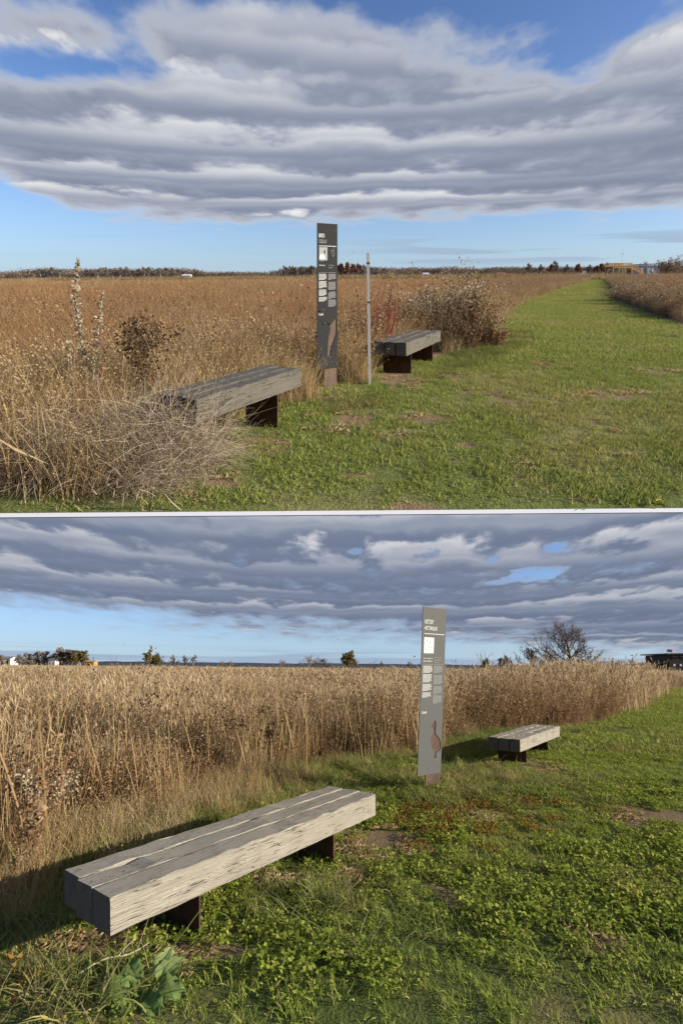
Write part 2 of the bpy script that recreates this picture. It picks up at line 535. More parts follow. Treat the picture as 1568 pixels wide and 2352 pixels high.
def mat_wood(name, light, dark, fig):
    """weathered timber: 'grain' attribute = (along, across, up) in metres"""
    m, q = new_mat(name)
    gr = q.n('ShaderNodeAttribute', attribute_name='grain')
    sp = q.n('ShaderNodeSeparateXYZ'); q.t.links.new(gr.outputs['Vector'], sp.inputs[0])
    a, w, u = sp.outputs
    warp = q.noise(q.vec(q.mul(a, 1.7), q.mul(w, 5.0), q.mul(u, 5.0)), 1.0, 3.0, 0.5, 0.3)
    warp2 = q.noise(q.vec(q.mul(a, 6.0), q.mul(w, 14.0), q.mul(u, 14.0)), 1.0, 3.0, 0.55)
    ph = q.add(q.add(q.mul(warp, fig), q.mul(warp2, fig * 0.16)), q.add(q.mul(w, 330.0), q.mul(u, 330.0)))
    ring = q.m('ABSOLUTE', q.m('SINE', ph))
    line = q.step(ring, 0.0, 0.6)
    fib = q.noise(q.vec(q.mul(a, 5.0), q.mul(w, 160.0), q.mul(u, 160.0)), 1.0, 4.0, 0.65)
    blot = q.noise(q.vec(q.mul(a, 2.2), q.mul(w, 7.0), q.mul(u, 7.0)), 1.0, 5.0, 0.62)
    c = q.mix(line, dark, light)
    c = q.mix(q.step(fib, 0.38, 0.68, 0.0, 0.55), c, tuple(v * 0.55 for v in light))
    c = q.mix(q.step(blot, 0.54, 0.76, 0.0, 0.5), c, tuple(v * 0.38 for v in light))
    vor = q.n('ShaderNodeTexVoronoi')
    q.put(vor.inputs['Vector'], q.vec(q.mul(a, 2.1), q.mul(w, 6.0), q.mul(u, 6.0)))
    q.put(vor.inputs['Scale'], 1.0)
    knot = q.step(vor.outputs['Distance'], 0.10, 0.02)
    c = q.mix(q.mul(knot, 0.85), c, tuple(v * 0.4 for v in dark))
    ck = q.noise(q.vec(q.mul(a, 1.3), q.mul(w, 38.0), q.mul(u, 38.0)), 1.0, 3.0, 0.5)
    crack = q.step(q.m('ABSOLUTE', q.sub(ck, 0.5)), 0.016, 0.004)
    crack = q.mul(crack, q.step(blot, 0.40, 0.55))
    c = q.mix(q.mul(crack, 0.85), c, tuple(v * 0.22 for v in dark))
    en = q.n('ShaderNodeAttribute', attribute_name='tone')
    c = q.mix(q.step(en.outputs['Fac'], 0.7, 0.9, 0.0, 0.45), c, (.04, .037, .032))
    hgt = q.sub(q.add(q.mul(line, 0.5), q.mul(fib, 0.6)), q.mul(crack, 1.5))
    finish(q, principled(q, c, 0.9, 0.15, 0.0, hgt, 0.004, 0.7))
    return m
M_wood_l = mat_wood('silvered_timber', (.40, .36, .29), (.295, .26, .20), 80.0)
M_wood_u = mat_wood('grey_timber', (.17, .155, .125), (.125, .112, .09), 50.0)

def mat_rust(name, a, b):
    m, q = new_mat(name)
    g = q.n('ShaderNodeNewGeometry')
    n = q.noise(g.outputs['Position'], 9.0, 6.0, 0.65)
    n2 = q.noise(g.outputs['Position'], 60.0, 4.0, 0.6)
    c = q.mix(q.step(n, 0.35, 0.68), a, b)
    c = q.mix(q.mul(n2, 0.35), c, (.03, .02, .016))
    finish(q, principled(q, c, 0.75, 0.3, 0.25, n2, 0.002, 0.4))
    return m
M_rust = mat_rust('rusted_steel', (.085, .048, .034), (.15, .082, .052))
M_rust2 = mat_rust('rust_brown_plate', (.13, .085, .062), (.19, .12, .085))
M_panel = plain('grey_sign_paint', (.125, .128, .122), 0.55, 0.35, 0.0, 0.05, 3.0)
M_panel_u = plain('shade_toned_sign_paint', (.015, .0155, .016), 0.7, 0.2, 0.0, 0.05, 3.0)  # sign grey darkened: the shade on the birds panel is put into its colour
M_white = plain('white_print', (.78, .78, .74), 0.6, 0.2, 0.0, 0.03, 20)
M_print_g = plain('grey_print', (.36, .36, .34), 0.6, 0.2, 0.0, 0.1, 20)
M_print_d = plain('dark_print', (.05, .05, .05), 0.6, 0.2, 0.0, 0.1, 20)
M_edge = plain('white_edging', (.95, .95, .95), 0.6, 0.3, 0.0, 0.01, 2.0)
M_galv = plain('galvanised_steel', (.66, .64, .58), 0.6, 0.3, 0.0, 0.15, 25)
M_pine = plain('new_pine_timber', (.62, .38, .13), 0.8, 0.2, 0.0, 0.12, 6)
M_hutwall = plain('grey_hut_wall', (.36, .37, .38), 0.8, 0.2, 0.0, 0.08, 2)
M_hutdark = plain('dark_slate_roof', (.07, .075, .08), 0.7, 0.3, 0.0, 0.1, 2)
M_winglass = plain('dark_window_glass', (.03, .035, .045), 0.15, 0.6, 0.0, 0.1, 2)
M_housew = plain('white_house_wall', (.74, .73, .70), 0.8, 0.2, 0.0, 0.04, 1)
M_roofg = plain('grey_shingle_roof', (.22, .22, .23), 0.85, 0.2, 0.0, 0.1, 2)
M_roofr = plain('red_barn_roof', (.30, .11, .08), 0.85, 0.2, 0.0, 0.1, 2)
M_roofb = plain('blue_metal_roof', (.10, .18, .30), 0.5, 0.4, 0.0, 0.08, 2)
M_black = plain('black_cladding', (.028, .029, .032), 0.6, 0.3, 0.0, 0.1, 1)
M_hutyel = plain('ochre_hut_wall', (.50, .30, .11), 0.8, 0.2, 0.0, 0.1, 2)
M_flagr = plain('flag_red', (.60, .03, .035), 0.8, 0.1)
M_flagw = plain('flag_white', (.80, .80, .80), 0.8, 0.1)
M_yleaf = plain('yellow_leaf', (.55, .45, .06), 0.7, 0.2, 0.0, 0.2, 30)
M_stick = plain('bleached_stick', (.50, .44, .34), 0.9, 0.1, 0.0, 0.2, 30)
M_ridge = plain('wooded_ridge', (.075, .085, .10), 1.0, 0.0, 0.0, 0.25, 0.03)  # woodland tone tinted bluish, distance haze put into the colour
M_forest = foliage('far_forest', ramp_n((.20, .16, .13), (.27, .21, .17), (.33, .25, .19), (.24, .20, .14), (.32, .18, .12)), trans=0.1)

# ------------------------------------------------------------------ ground sheets
def interp(pts):
    ys = [p[0] for p in pts]; xs = [p[1] for p in pts]
    return lambda y: np.interp(y, ys, xs)

Y0 = 1808.0 / (1175.0 - 636.0)                # front edge of the terrace
u_left = interp([(0, -1.6), (3.36, -1.35), (4.48, -1.15), (5.18, -.62), (6.15, -.08), (7.1, .45), (8.45, 1.65), (11.7, 3.7), (16, 5.6), (21.5, 7.6), (33.5, 13.2), (75, 35.5), (140, 71), (200, 106)])
u_right = interp([(0, 2), (3.3, 4.3), (14.0, 11.8), (14.7, 10.4), (20, 12.4), (28, 15.9), (62, 33.8), (75, 40.5), (140, 75), (200, 107)])
l_left = interp([(0, -3.6), (3.0, -2.75), (4.24, -2.25), (4.94, -2.0), (6.1, -1.5), (7.4, -.9), (8.3, .2), (9.0, 1.77), (11.6, 3.3), (15.6, 8.5), (32, 20.2), (50, 34.5), (70, 50)])
l_right = interp([(0, 6), (20, 24), (40, 46), (50, 46), (60, 48), (70, 51)])

def gauss_spots(spots, x, y):
    b = np.zeros_like(x)
    for (cx, cy, rx, ry) in spots:
        d = ((x - cx) / rx) ** 2 + ((y - cy) / ry) ** 2
        b = np.maximum(b, np.exp(-d))
    return b

def spot(T, px, row, wpx, hrow):
    x, y = at(T, px, row)
    return (x, y, wpx * y / F, abs(at(T, px, row - hrow)[1] - y))

U_BARE = [spot(UP, 805, 962, 60, 22), spot(UP, 600, 1022, 85, 26), spot(UP, 960, 1168, 90, 22), spot(UP, 1200, 1095, 38, 12), spot(UP, 1080, 1022, 55, 8),
          spot(UP, 1320, 1005, 40, 7), spot(UP, 1000, 960, 60, 7), spot(UP, 1120, 930, 60, 6), spot(UP, 900, 1000, 50, 7), spot(UP, 1340, 1145, 45, 9), spot(UP, 1450, 1050, 40, 6),
          spot(UP, 905, 865, 60, 14), spot(UP, 1210, 880, 60, 5), spot(UP, 820, 1090, 60, 7), spot(UP, 1030, 1060, 45, 6)]
L_BARE = [spot(LO, 1380, 2170, 42, 26), spot(LO, 470, 2185, 120, 26), spot(LO, 850, 1930, 75, 30), spot(LO, 1230, 1762, 60, 14), spot(LO, 1460, 1868, 70, 10), spot(LO, 1540, 1875, 50, 10),
          spot(LO, 230, 2160, 90, 40), spot(LO, 640, 2030, 60, 14)]

def bare_u(x, y):
    n = fbm(x * 1.1, y * 1.1, 5)
    return np.clip(gauss_spots(U_BARE, x, y) * 0.78 * (0.6 + 0.8 * fbm(x * 5, y * 5, 9)) + np.clip((n - 0.575) * 3.0, 0, 0.55), 0, 1)
def bare_l(x, y):
    n = fbm(x * 1.3, y * 1.3, 15)
    return np.clip(gauss_spots(L_BARE, x, y) * 1.0 * (0.6 + 0.8 * fbm(x * 5, y * 5, 19)) + np.clip((n - 0.62) * 3.2, 0, 0.55), 0, 1)

def sheet(name, T, ys, left, right, nx, mat, lift, bare, bumps):
    ys = np.asarray(ys)
    V = []; B = []
    for y in ys:
        l, r = float(left(y)), float(right(y))
        xs = np.linspace(l, r, nx)
        yy = np.full(nx, y)
        bz = bare(xs, yy) if bare else np.zeros(nx)
        z = gz(T, xs, yy) + lift
        if bumps: z = z + bumps * (fbm(xs * 2.5, yy * 2.5, 3) - 0.5) - 0.008 * bz
        V.append(np.stack([xs, yy, z], 1)); B.append(bz)
    V = np.concatenate(V); B = np.concatenate(B)
    ny = len(ys)
    i, j = np.meshgrid(np.arange(nx - 1), np.arange(ny - 1))
    a = (j * nx + i).ravel()
    fs = np.stack([a, a + 1, a + nx + 1, a + nx], 1)
    me = np_mesh(name, V, [fs], {'bare': B}, mat, True)
    o = bpy.data.objects.new(name, me)
    link(o)
    return o

MARG = 0.45
fr_l = lambda y: -0.72 * y - 3.0
fr_r = lambda y: 0.70 * y + MARG
ysu = np.concatenate([np.linspace(Y0, 20, 60), np.geomspace(20.5, 1500, 50)])
tag(sheet('terrace_field_ground', UP, ysu, fr_l, fr_r, 60, M_gf_u, -0.02, None, 0.0), kind='structure')
tag(sheet('mown_path', UP, np.concatenate([np.linspace(Y0, 12, 150), np.geomspace(12.1, 199, 90)]), lambda y: u_left(y) - (1.3 if y < 9 else .6), lambda y: min(u_right(y), fr_r(y)), 160, M_gl_u, 0.0, bare_u, 0.016), kind='structure')
# underside and white front edging of the terrace
mb = MB()
far = 1500.0
def UPt(x, y, z): return G(UP, x, y, z)
mb.raw([UPt(fr_l(Y0), Y0, -.03), UPt(fr_r(Y0), Y0, -.03), UPt(fr_r(far), far, -.03), UPt(fr_l(far), far, -.03)], [(0, 1, 2, 3)])
tag(mb.build('terrace_slab', M_hutwall), kind='structure')
mb = MB()
e0, e1 = fr_l(Y0), fr_r(Y0)
ht = 10.0 * Y0 / F
zb_ = UP['k'] * .03 + .004 - ht * .97          # sloping face, so that it takes the light
mb.raw([UPt(e0, Y0 - .006, .004), UPt(e1, Y0 - .006, .004), UPt(e1, Y0 - .002, .004), UPt(e0, Y0 - .002, .004),
        UPt(e0, Y0 - .030, zb_), UPt(e1, Y0 - .030, zb_), UPt(e1, Y0 - .002, .004 - ht), UPt(e0, Y0 - .002, .004 - ht)],
       [(0, 1, 2, 3), (7, 6, 5, 4), (4, 5, 1, 0), (5, 6, 2, 1), (6, 7, 3, 2), (7, 4, 0, 3)])
tag(mb.build('terrace_edging', M_edge), kind='structure')

ysl = np.concatenate([np.linspace(-60, 1, 10), np.linspace(1.5, 20, 40), np.geomspace(20.5, 4000, 50)])
tag(sheet('lower_field_ground', LO, ysl, lambda y: -1.2 * abs(y) - 60, lambda y: 1.2 * abs(y) + 60, 70, M_gf_l, -0.03, None, 0.0), kind='structure')
tag(sheet('lawn', LO, np.concatenate([np.linspace(0.3, 11, 170), np.geomspace(11.1, 70, 60)]), l_left, l_right, 200, M_gl_l, 0.0, bare_l, 0.02), kind='structure')

# far wooded ridge across the water
mb = MB()
n = 160
vs = []
for i in range(n):
    x = -2600 + 5200 * i / (n - 1)
    y = 3300.0
    h = 22 + 9 * float(fbm(i * .09, 1.0, 4)) + 5 * float(fbm(i * .7, 3.0, 6))
    vs += [G(LO, x, y, -3), G(LO, x, y + 40, h), G(LO, x, y + 300, -3)]
mb.raw(vs, [(3 * i, 3 * i + 3, 3 * i + 4, 3 * i + 1) for i in range(n - 1)] + [(3 * i + 1, 3 * i + 4, 3 * i + 5, 3 * i + 2) for i in range(n - 1)])
tag(mb.build('far_ridge_hill', M_ridge), kind='structure')

# ------------------------------------------------------------------ benches
def bench(T, label, A, B, W, seat, th, wood, legs, seed, endt):
    """A, B: front top corners near and far (x, y); W: width to the back; th: timber height"""
    rng = random.Random(seed)
    A = Vector((A[0], A[1])); B = Vector((B[0], B[1]))
    L = (B - A).length
    l = (B - A) / L
    w = Vector((-l.y, l.x))
    c = (A + B) / 2 + w * (W / 2)
    root = thing('timber_bench', label, 'bench', G(T, c.x, c.y), 'timber benches beside the paths')
    gap = 0.021
    tw = (W - 2 * gap) / 3
    for i in range(3):
        mb = MB()
        ch = 0.006
        w0 = -W / 2 + i * (tw + gap)
        ex0 = rng.uniform(-.022, .022); ex1 = rng.uniform(-.012, .012)
        prof = [(0, ch), (ch, 0), (tw - ch, 0), (tw, ch), (tw, th - ch), (tw - ch, th), (ch, th), (0, th - ch)]
        ns = 26
        vs = []; gr = []
        off = (rng.uniform(0, 9), rng.uniform(0, 3), rng.uniform(0, 3))
        for s in range(ns + 1):
            a = -L / 2 + ex0 + (L + ex1 - ex0) * s / ns
            for k, (pw, pz) in enumerate(prof):
                j = 0.0026 if pz < th * .6 else 0.0042
                ww = w0 + pw + rng.uniform(-j, j)
                zz = seat - th + pz + rng.uniform(-j, j)
                # small splintered chips along the upper edges
                if k in (5, 6, 4, 7) and rng.random() < .16:
                    zz -= rng.uniform(.004, .014)
                p = l * a + w * ww
                vs.append((p.x, p.y, zz + T['k'] * p.y + T['kx'] * p.x))
                gr.append((a + off[0], ww * 1.0 + off[1], zz + off[2]))
        n = len(prof)
        fs = [(s * n + k, (s + 1) * n + k, (s + 1) * n + (k + 1) % n, s * n + (k + 1) % n) for s in range(ns) for k in range(n)]
        mb.raw(vs, fs, 0.5, gr)
        # end grain
        e0 = vs[:n]; e1 = vs[-n:]
        mb.raw(e0, [tuple(range(n))], endt, [(0.2 + off[0], g[1] * 1.7, g[2] * 1.7) for g in gr[:n]])
        mb.raw(e1, [tuple(range(n - 1, -1, -1))], endt, [(0.2 + off[0], g[1] * 1.7, g[2] * 1.7) for g in gr[-n:]])
        mb.build('timber', wood, root)
    for a in legs:
        mb = MB()
        t = 0.012; lw = W * 0.90; fl = 0.07
        def P(al, ww, z):
            p = l * (a + al) + w * ww
            return Vector((p.x, p.y, z + T['k'] * p.y + T['kx'] * p.x))
        def slab(a0, a1, w0, w1, z0, z1):
            o = P(a0, w0, z0)
            mb.obox(o, P(a1, w0, z0) - o, P(a0, w1, z0) - o, P(a0, w0, z1) - o)
        z1 = seat - th - 0.004
        slab(-t / 2, t / 2, -lw / 2, lw / 2, -.12, z1)
        mb.build('leg', M_rust, root)
    return root

bench(LO, 'long silvered timber bench beside the history sign post, in front of the tall reeds', (-1.135, 2.44), (.31, 4.46), .525, .455, .195, M_wood_l, (-.69, .64), 3, 1.0)
bench(LO, 'smaller looking silvered bench behind the history sign, on a patch of dry straw', (2.90, 7.98), (4.40, 9.93), .54, .455, .205, M_wood_l, (-.82, .48), 4, 1.0)
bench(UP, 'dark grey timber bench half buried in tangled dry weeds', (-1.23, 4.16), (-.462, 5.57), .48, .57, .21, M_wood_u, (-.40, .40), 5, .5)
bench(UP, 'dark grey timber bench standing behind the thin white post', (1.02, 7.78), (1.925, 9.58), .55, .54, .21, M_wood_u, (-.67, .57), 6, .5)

# ------------------------------------------------------------------ signs
def to_mesh(curve_data, name):
    o = bpy.data.objects.new(name, curve_data)
    COL.objects.link(o)
    bpy.context.view_layer.update()
    dg = bpy.context.evaluated_depsgraph_get()
    me = bpy.data.meshes.new_from_object(o.evaluated_get(dg))
    bpy.data.objects.remove(o)
    return me

def sign(T, label, base, dirw, w, z0, z1, lean, mat, outline, title1, title2, heads, seed, photo):
    rng = random.Random(seed)
    root = thing('information_sign', label, 'sign', G(T, base[0], base[1]))
    d = Vector((dirw[0], dirw[1], T['kx'] * dirw[0] + T['k'] * dirw[1]))
    d = d * (1.0 / Vector((dirw[0], dirw[1])).length)
    hd = Vector((dirw[0], dirw[1], 0)).normalized()
    nrm = Vector((hd.y, -hd.x, 0))
    up = Vector((lean, 0, 1))
    hh = z1 - z0
    def P(s, tz, dep=0.0):          # s 0..1 left to right, tz 0 top .. 1 bottom
        return d * ((s - .5) * w) + up * (z1 - tz * hh) + nrm * dep
    def place(me, dep):
        for v in me.vertices:
            s, tz, e = v.co.x, v.co.y, v.co.z
            v.co = P(s, tz, dep + e)
    # panel with a bird shaped cut-out
    cu = bpy.data.curves.new('panel', 'CURVE')
    cu.dimensions = '2D'; cu.fill_mode = 'BOTH'; cu.extrude = 0.004
    for pts in ([(0, 0), (1, 0), (1, 1), (0, 1)], outline):
        sp = cu.splines.new('POLY')
        sp.points.add(len(pts) - 1)
        for p, (a, b) in zip(sp.points, pts):
            p.co = (a, b, 0, 1)
        sp.use_cyclic_u = True
    me = to_mesh(cu, 'panel'); me.name = 'panel'
    place(me, 0.0)
    me.materials.clear(); me.materials.append(mat)
    panel = link(bpy.data.objects.new('panel', me), root)
    # rusted post plate behind
    mb = MB()
    pl, pr = 0.36, 0.985
    o = P(pl, 0.02, -.020); b0 = P(pl, 0, -.020)
    bot = Vector((0, 0, 1)) * (-.15)
    c0 = d * ((pl - .5) * w) + nrm * -.020 + bot
    c1 = d * ((pr - .5) * w) + nrm * -.020 + bot
    t0, t1 = P(pl, .03, -.020), P(pr, .03, -.020)
    bk = nrm * .014
    q4 = [c0, c1, t1, t0]
    mb.raw([p for p in q4] + [p + bk for p in q4], [(0, 3, 2, 1), (4, 5, 6, 7), (0, 1, 5, 4), (1, 2, 6, 5), (2, 3, 7, 6), (3, 0, 4, 7)])
    mb.build('post', M_rust2, root)
    # lettering
    def text(body, s, tz, hgt, wid, mat_, name='lettering', bold=0.0):
        tcv = bpy.data.curves.new('t', 'FONT')
        tcv.body = body
        tcv.size = 1.0
        tcv.offset = bold
        m2 = to_mesh(tcv, name)
        xs = [v.co.x for v in m2.vertices]; ys_ = [v.co.y for v in m2.vertices]
        if not xs: return
        x0, x1, y0, y1 = min(xs), max(xs), min(ys_), max(ys_)
        for v in m2.vertices:
            v.co = P(s + (v.co.x - x0) / (x1 - x0) * wid, tz + hgt - (v.co.y - y0) / (y1 - y0) * hgt, .0065)
        m2.name = name
        m2.materials.clear(); m2.materials.append(mat_)
        link(bpy.data.objects.new(name, m2), panel)
    def bar(mb, s0, s1, ta, tb, dep=.0062):
        mb.raw([P(s0, ta, dep), P(s1, ta, dep), P(s1, tb, dep), P(s0, tb, dep)], [(0, 3, 2, 1)])
    text(title1[0], .08, .072, .026, title1[1], M_white, bold=.008)
    text(title2[0], .08, .112, .026, title2[1], M_white if title2[2] else M_print_g, bold=.012 if title2[2] else 0)
    mb = MB(); bar(mb, .08, .94, .1545, .158); mb.build('rule_line', M_white, panel)
    for (txt, s, tz, wd, bm) in heads:
        text(txt, s, tz, .0105, wd, bm)
    mb = MB(); bar(mb, .08, .48, .338, .3395); bar(mb, .53, .93, .338, .3395); mb.build('rule_line', M_print_g, panel)
    # small print, too small to read
    for (s0, s1, paras, m_) in ((.08, .47, ((.348, 7), (.398, 8), (.456, 7), (.507, 5)), M_white), (.54, .93, ((.348, 7), (.404, 9), (.472, 8), (.527, 8)), M_print_g)):
        mb = MB()
        for (t_, nl) in paras:
            for i in range(nl):
                x = s0
                end = s1 - rng.uniform(0, .05) if i < nl - 1 else s0 + (s1 - s0) * rng.uniform(.4, .8)
                while x < end - .01:
                    wd = rng.uniform(.03, .09)
                    bar(mb, x, min(x + wd, end), t_ + i * .0062, t_ + i * .0062 + .0030)
                    x += wd + .011
        tag(mb.build('small_print', m_, panel), kind='stuff')
    text('Canada', .08, .615, .016, .21, M_white, 'wordmark', .012)
    mb = MB()
    for a, b in ((.268, .276), (.284, .292)): bar(mb, a, b, .610, .616)
    bar(mb, .276, .284, .611, .615); mb.build('wordmark_flag', M_flagr, panel)
    photo(MB, bar, P, panel)
    for (bs, bt) in ((.42, .05), (.9, .05), (.42, .965), (.9, .965)):
        mb = MB(); mb.tube([P(bs, bt, .0042), P(bs, bt, .009)], .006, 6); mb.build('bolt', M_panel, panel)
    return root

def photo_history(MB, bar, P, panel):
    mb = MB(); bar(mb, .08, .50, .178, .272, .0066)
    ph = mb.build('picture', M_white, panel)
    mb = MB()
    for (s, t_, r) in ((.20, .196, 0), (.315, .208, 1), (.30, .232, 0), (.40, .236, 1), (.17, .246, 0)):
        a = .035
        if r: pts = [(s, t_ - .006), (s + a, t_ + .002), (s + .01, t_ + .004), (s - .012, t_ + .009)]
        else: pts = [(s - a * .6, t_ + .005), (s + a * .7, t_ - .005), (s + a * .5, t_ + .003), (s, t_ + .006)]
        mb.raw([P(x, t, .0072) for x, t in pts], [(0, 3, 2, 1)])
    tag(mb.build('printed_birds', M_print_d, panel), kind='stuff')
    mb = MB(); bar(mb, .08, .33, .2755, .2775); mb.build('caption', M_print_g, panel)

def photo_birds(MB, bar, P, panel):
    mb = MB(); bar(mb, .09, .49, .165, .255, .0066)
    mb.build('picture', M_print_g, panel)
    mb = MB()
    pts = [(.10, .232), (.13, .218), (.20, .211), (.28, .214), (.34, .226), (.38, .240), (.34, .246), (.20, .247), (.11, .244)]
    mb.raw([P(x, t, .0072) for x, t in pts], [tuple(range(len(pts) - 1, -1, -1))])
    mb.build('printed_swan', M_white, panel)
    mb = MB()
    pts = [(.31, .195), (.36, .18), (.40, .19), (.41, .215), (.37, .205), (.335, .21)]
    mb.raw([P(x, t, .0072) for x, t in pts], [tuple(range(len(pts) - 1, -1, -1))])
    mb.build('printed_neck', M_print_d, panel)
    mb = MB()
    for c, rx, ry, a0, a1 in (((.78, .205), .06, .022, .4, 5.6), ((.84, .185), .05, .024, 1.0, 4.6), ((.70, .195), .04, .016, 2.2, 5.4)):
        n = 12
        for i in range(n):
            t0 = a0 + (a1 - a0) * i / n; t1 = a0 + (a1 - a0) * (i + 1) / n
            p = [(c[0] + rx * math.cos(t) * k, c[1] + ry * math.sin(t) * k) for t, k in ((t0, 1), (t1, 1), (t1, .86), (t0, .86))]
            mb.raw([P(x, t, .0066) for x, t in p], [(0, 1, 2, 3)])
    mb.build('line_drawing', M_print_g, panel)
    mb = MB(); bar(mb, .09, .33, .2585, .2602); mb.build('caption', M_print_g, panel)

goose = [(.47, .722), (.55, .703), (.61, .683), (.66, .678), (.71, .688), (.715, .71), (.695, .745), (.73, .763), (.81, .776), (.90, .793), (.955, .815), (.965, .85), (.90, .868), (.79, .868), (.75, .887), (.78, .902), (.67, .908), (.62, .902), (.70, .886), (.70, .866), (.61, .85), (.535, .825), (.505, .80), (.52, .775), (.59, .757), (.625, .74), (.60, .722)]
heron = [(.47, .678), (.54, .686), (.63, .704), (.70, .696), (.80, .676), (.90, .660), (.965, .658), (.97, .735), (.93, .775), (.86, .80), (.77, .835), (.66, .895), (.585, .925), (.51, .918), (.52, .86), (.54, .81), (.58, .775), (.645, .742), (.655, .722), (.60, .708), (.525, .695)]
sign(LO, 'tall grey history panel with cut out goose on a rusted steel plate', (1.13, 6.39), (.345, .25), .43, .225, 2.385, .034, M_panel, goose,
     ('HISTORY', .38), ('HISTORIQUE', .54, 1),
     [('History of the Big Creek', .08, .298, .39, M_white), ('National Wildlife Area', .08, .313, .36, M_white), ('Histoire de la r\u00e9serve', .54, .291, .31, M_print_g), ('nationale de faune du', .54, .306, .32, M_print_g), ('Ruisseau-Big', .54, .321, .20, M_print_g)], 1, photo_history)
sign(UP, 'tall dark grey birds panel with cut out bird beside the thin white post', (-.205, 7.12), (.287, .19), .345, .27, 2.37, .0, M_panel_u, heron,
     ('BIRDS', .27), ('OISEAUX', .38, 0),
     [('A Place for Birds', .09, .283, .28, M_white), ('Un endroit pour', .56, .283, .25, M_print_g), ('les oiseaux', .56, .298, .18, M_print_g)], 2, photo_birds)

def follow_slope(root, T):
    for ch in root.children_recursive:
        if ch.type == 'MESH':
            for v in ch.data.vertices:
                v.co.z += T['k'] * v.co.y + T['kx'] * v.co.x
    return root

# thin galvanised post
x, y = at(UP, 849, 884)
root = thing('marker_post', 'thin pale galvanised steel marker post between the birds sign and a bench', 'post', G(UP, x, y))
mb = MB()
ht_ = 1.95
t = .004; wd = .042; dp = .024
lean = -.014
def PP(a, b, z): return Vector((a + lean * z, b, z))
for (a0, a1, b0, b1) in ((-wd / 2, wd / 2, 0, t), (-wd / 2, -wd / 2 + t, t + .0005, dp), (wd / 2 - t, wd / 2, t + .0005, dp)):
    o = PP(a0, b0, -.15)
    mb.obox(o, (a1 - a0, 0, 0), (0, b1 - b0, 0), PP(a0, b0, ht_) - o)
mb.build('channel', M_galv, root)
for z in (1.80, 1.22):
    mb = MB()
    p = PP(0, 0, z)
    mb.box((p.x, p.y - .004, p.z), (.055, .006, .012))
    mb.box((p.x + .018, p.y - .012, p.z - .012), (.008, .010, .03))
    mb.build('bolt', M_rust, root)

# field stakes in the reeds
for (px, row, y_, lab) in ((797, 1536, 34, 'white stake standing in the reed field below the round olive tree'),):
    x, z = xz(LO, px, row, y_)
    r = thing('field_stake', lab, 'stake', G(LO, x, y_))
    mb = MB(); mb.tube([(0, 0, -.2), (.01, 0, z * .6), (.03, 0, z)], .035, 6); mb.build('pole', M_housew, r)
    mb = MB(); mb.tube([(.03, 0, z + .001), (.03, 0, z + .06)], .045, 6); mb.build('cap', M_galv, r)
for (px, row, y_, lab) in ((619, 1536, 60, 'short pale stake far out in the reeds'), (888, 1536, 70, 'tiny pale stake far out in the reeds beside the history sign')):
    x, z = xz(LO, px, row, y_)
    r = thing('field_stake', lab, 'stake', G(LO, x, y_))
    mb = MB(); mb.tube([(0, 0, -.2), (.02, 0, z)], .05, 6); mb.build('pole', M_housew, r)
    mb = MB(); mb.tube([(.02, 0, z + .001), (.02, 0, z + .08)], .06, 6); mb.build('cap', M_galv, r)

# ------------------------------------------------------------------ buildings
def gable(T, name, label, cat, px0, px1, row_top, row_eave, y, depth, wall, roof, group=None, wins=2, along=True, yaw=0.0):
    x0, zt = xz(T, px0, row_top, y); x1, _ = xz(T, px1, row_top, y)
    _, ze = xz(T, px0, row_eave, y)
    w = x1 - x0
    root = thing(name, label, cat, G(T, (x0 + x1) / 2, y), group)
    def fin(mb): return mb.shear(T)
    mb = MB()
    hw, hd = w / 2, depth / 2
    b = -1.2
    if along:    # ridge runs left-right
        vs = [(-hw, -hd, b), (hw, -hd, b), (hw, hd, b), (-hw, hd, b), (-hw, -hd, ze), (hw, -hd, ze), (hw, hd, ze), (-hw, hd, ze), (-hw, 0, zt - .05), (hw, 0, zt - .05)]
        fs = [(0, 1, 5, 4), (2, 3, 7, 6), (1, 2, 6, 9, 5), (3, 0, 4, 8, 7)]
    else:
        vs = [(-hw, -hd, b), (hw, -hd, b), (hw, hd, b), (-hw, hd, b), (-hw, -hd, ze), (hw, -hd, ze), (hw, hd, ze), (-hw, hd, ze), (0, -hd, zt - .05), (0, hd, zt - .05)]
        fs = [(0, 1, 5, 8, 4), (2, 3, 7, 9, 6), (1, 2, 6, 5), (3, 0, 4, 7)]
    mb.raw(vs, fs); fin(mb).build('wall', wall, root)
    mb = MB()
    ov = .35; th = .14
    if along:
        for sg in (-1, 1):
            e = Vector((-hw - ov, sg * (hd + ov), ze - ov * (zt - ze) / hd)); r_ = Vector((-hw - ov, 0, zt))
            mb.obox(e, (w + 2 * ov, 0, 0), r_ - e, (0, 0, th))
    else:
        for sg in (-1, 1):
            e = Vector((sg * (hw + ov), -hd - ov, ze - ov * (zt - ze) / hw)); r_ = Vector((0, -hd - ov, zt))
            mb.obox(e, (0, depth + 2 * ov, 0), r_ - e, (0, 0, th))
    fin(mb).build('roof', roof, root)
    for i in range(wins):
        mb = MB()
        cx = -hw + w * (i + .5) / wins
        mb.box((cx, -hd - .02, ze * .52), (w * .3 / wins, .05, ze * .42))
        fin(mb).build('window', M_winglass, root)
    return root

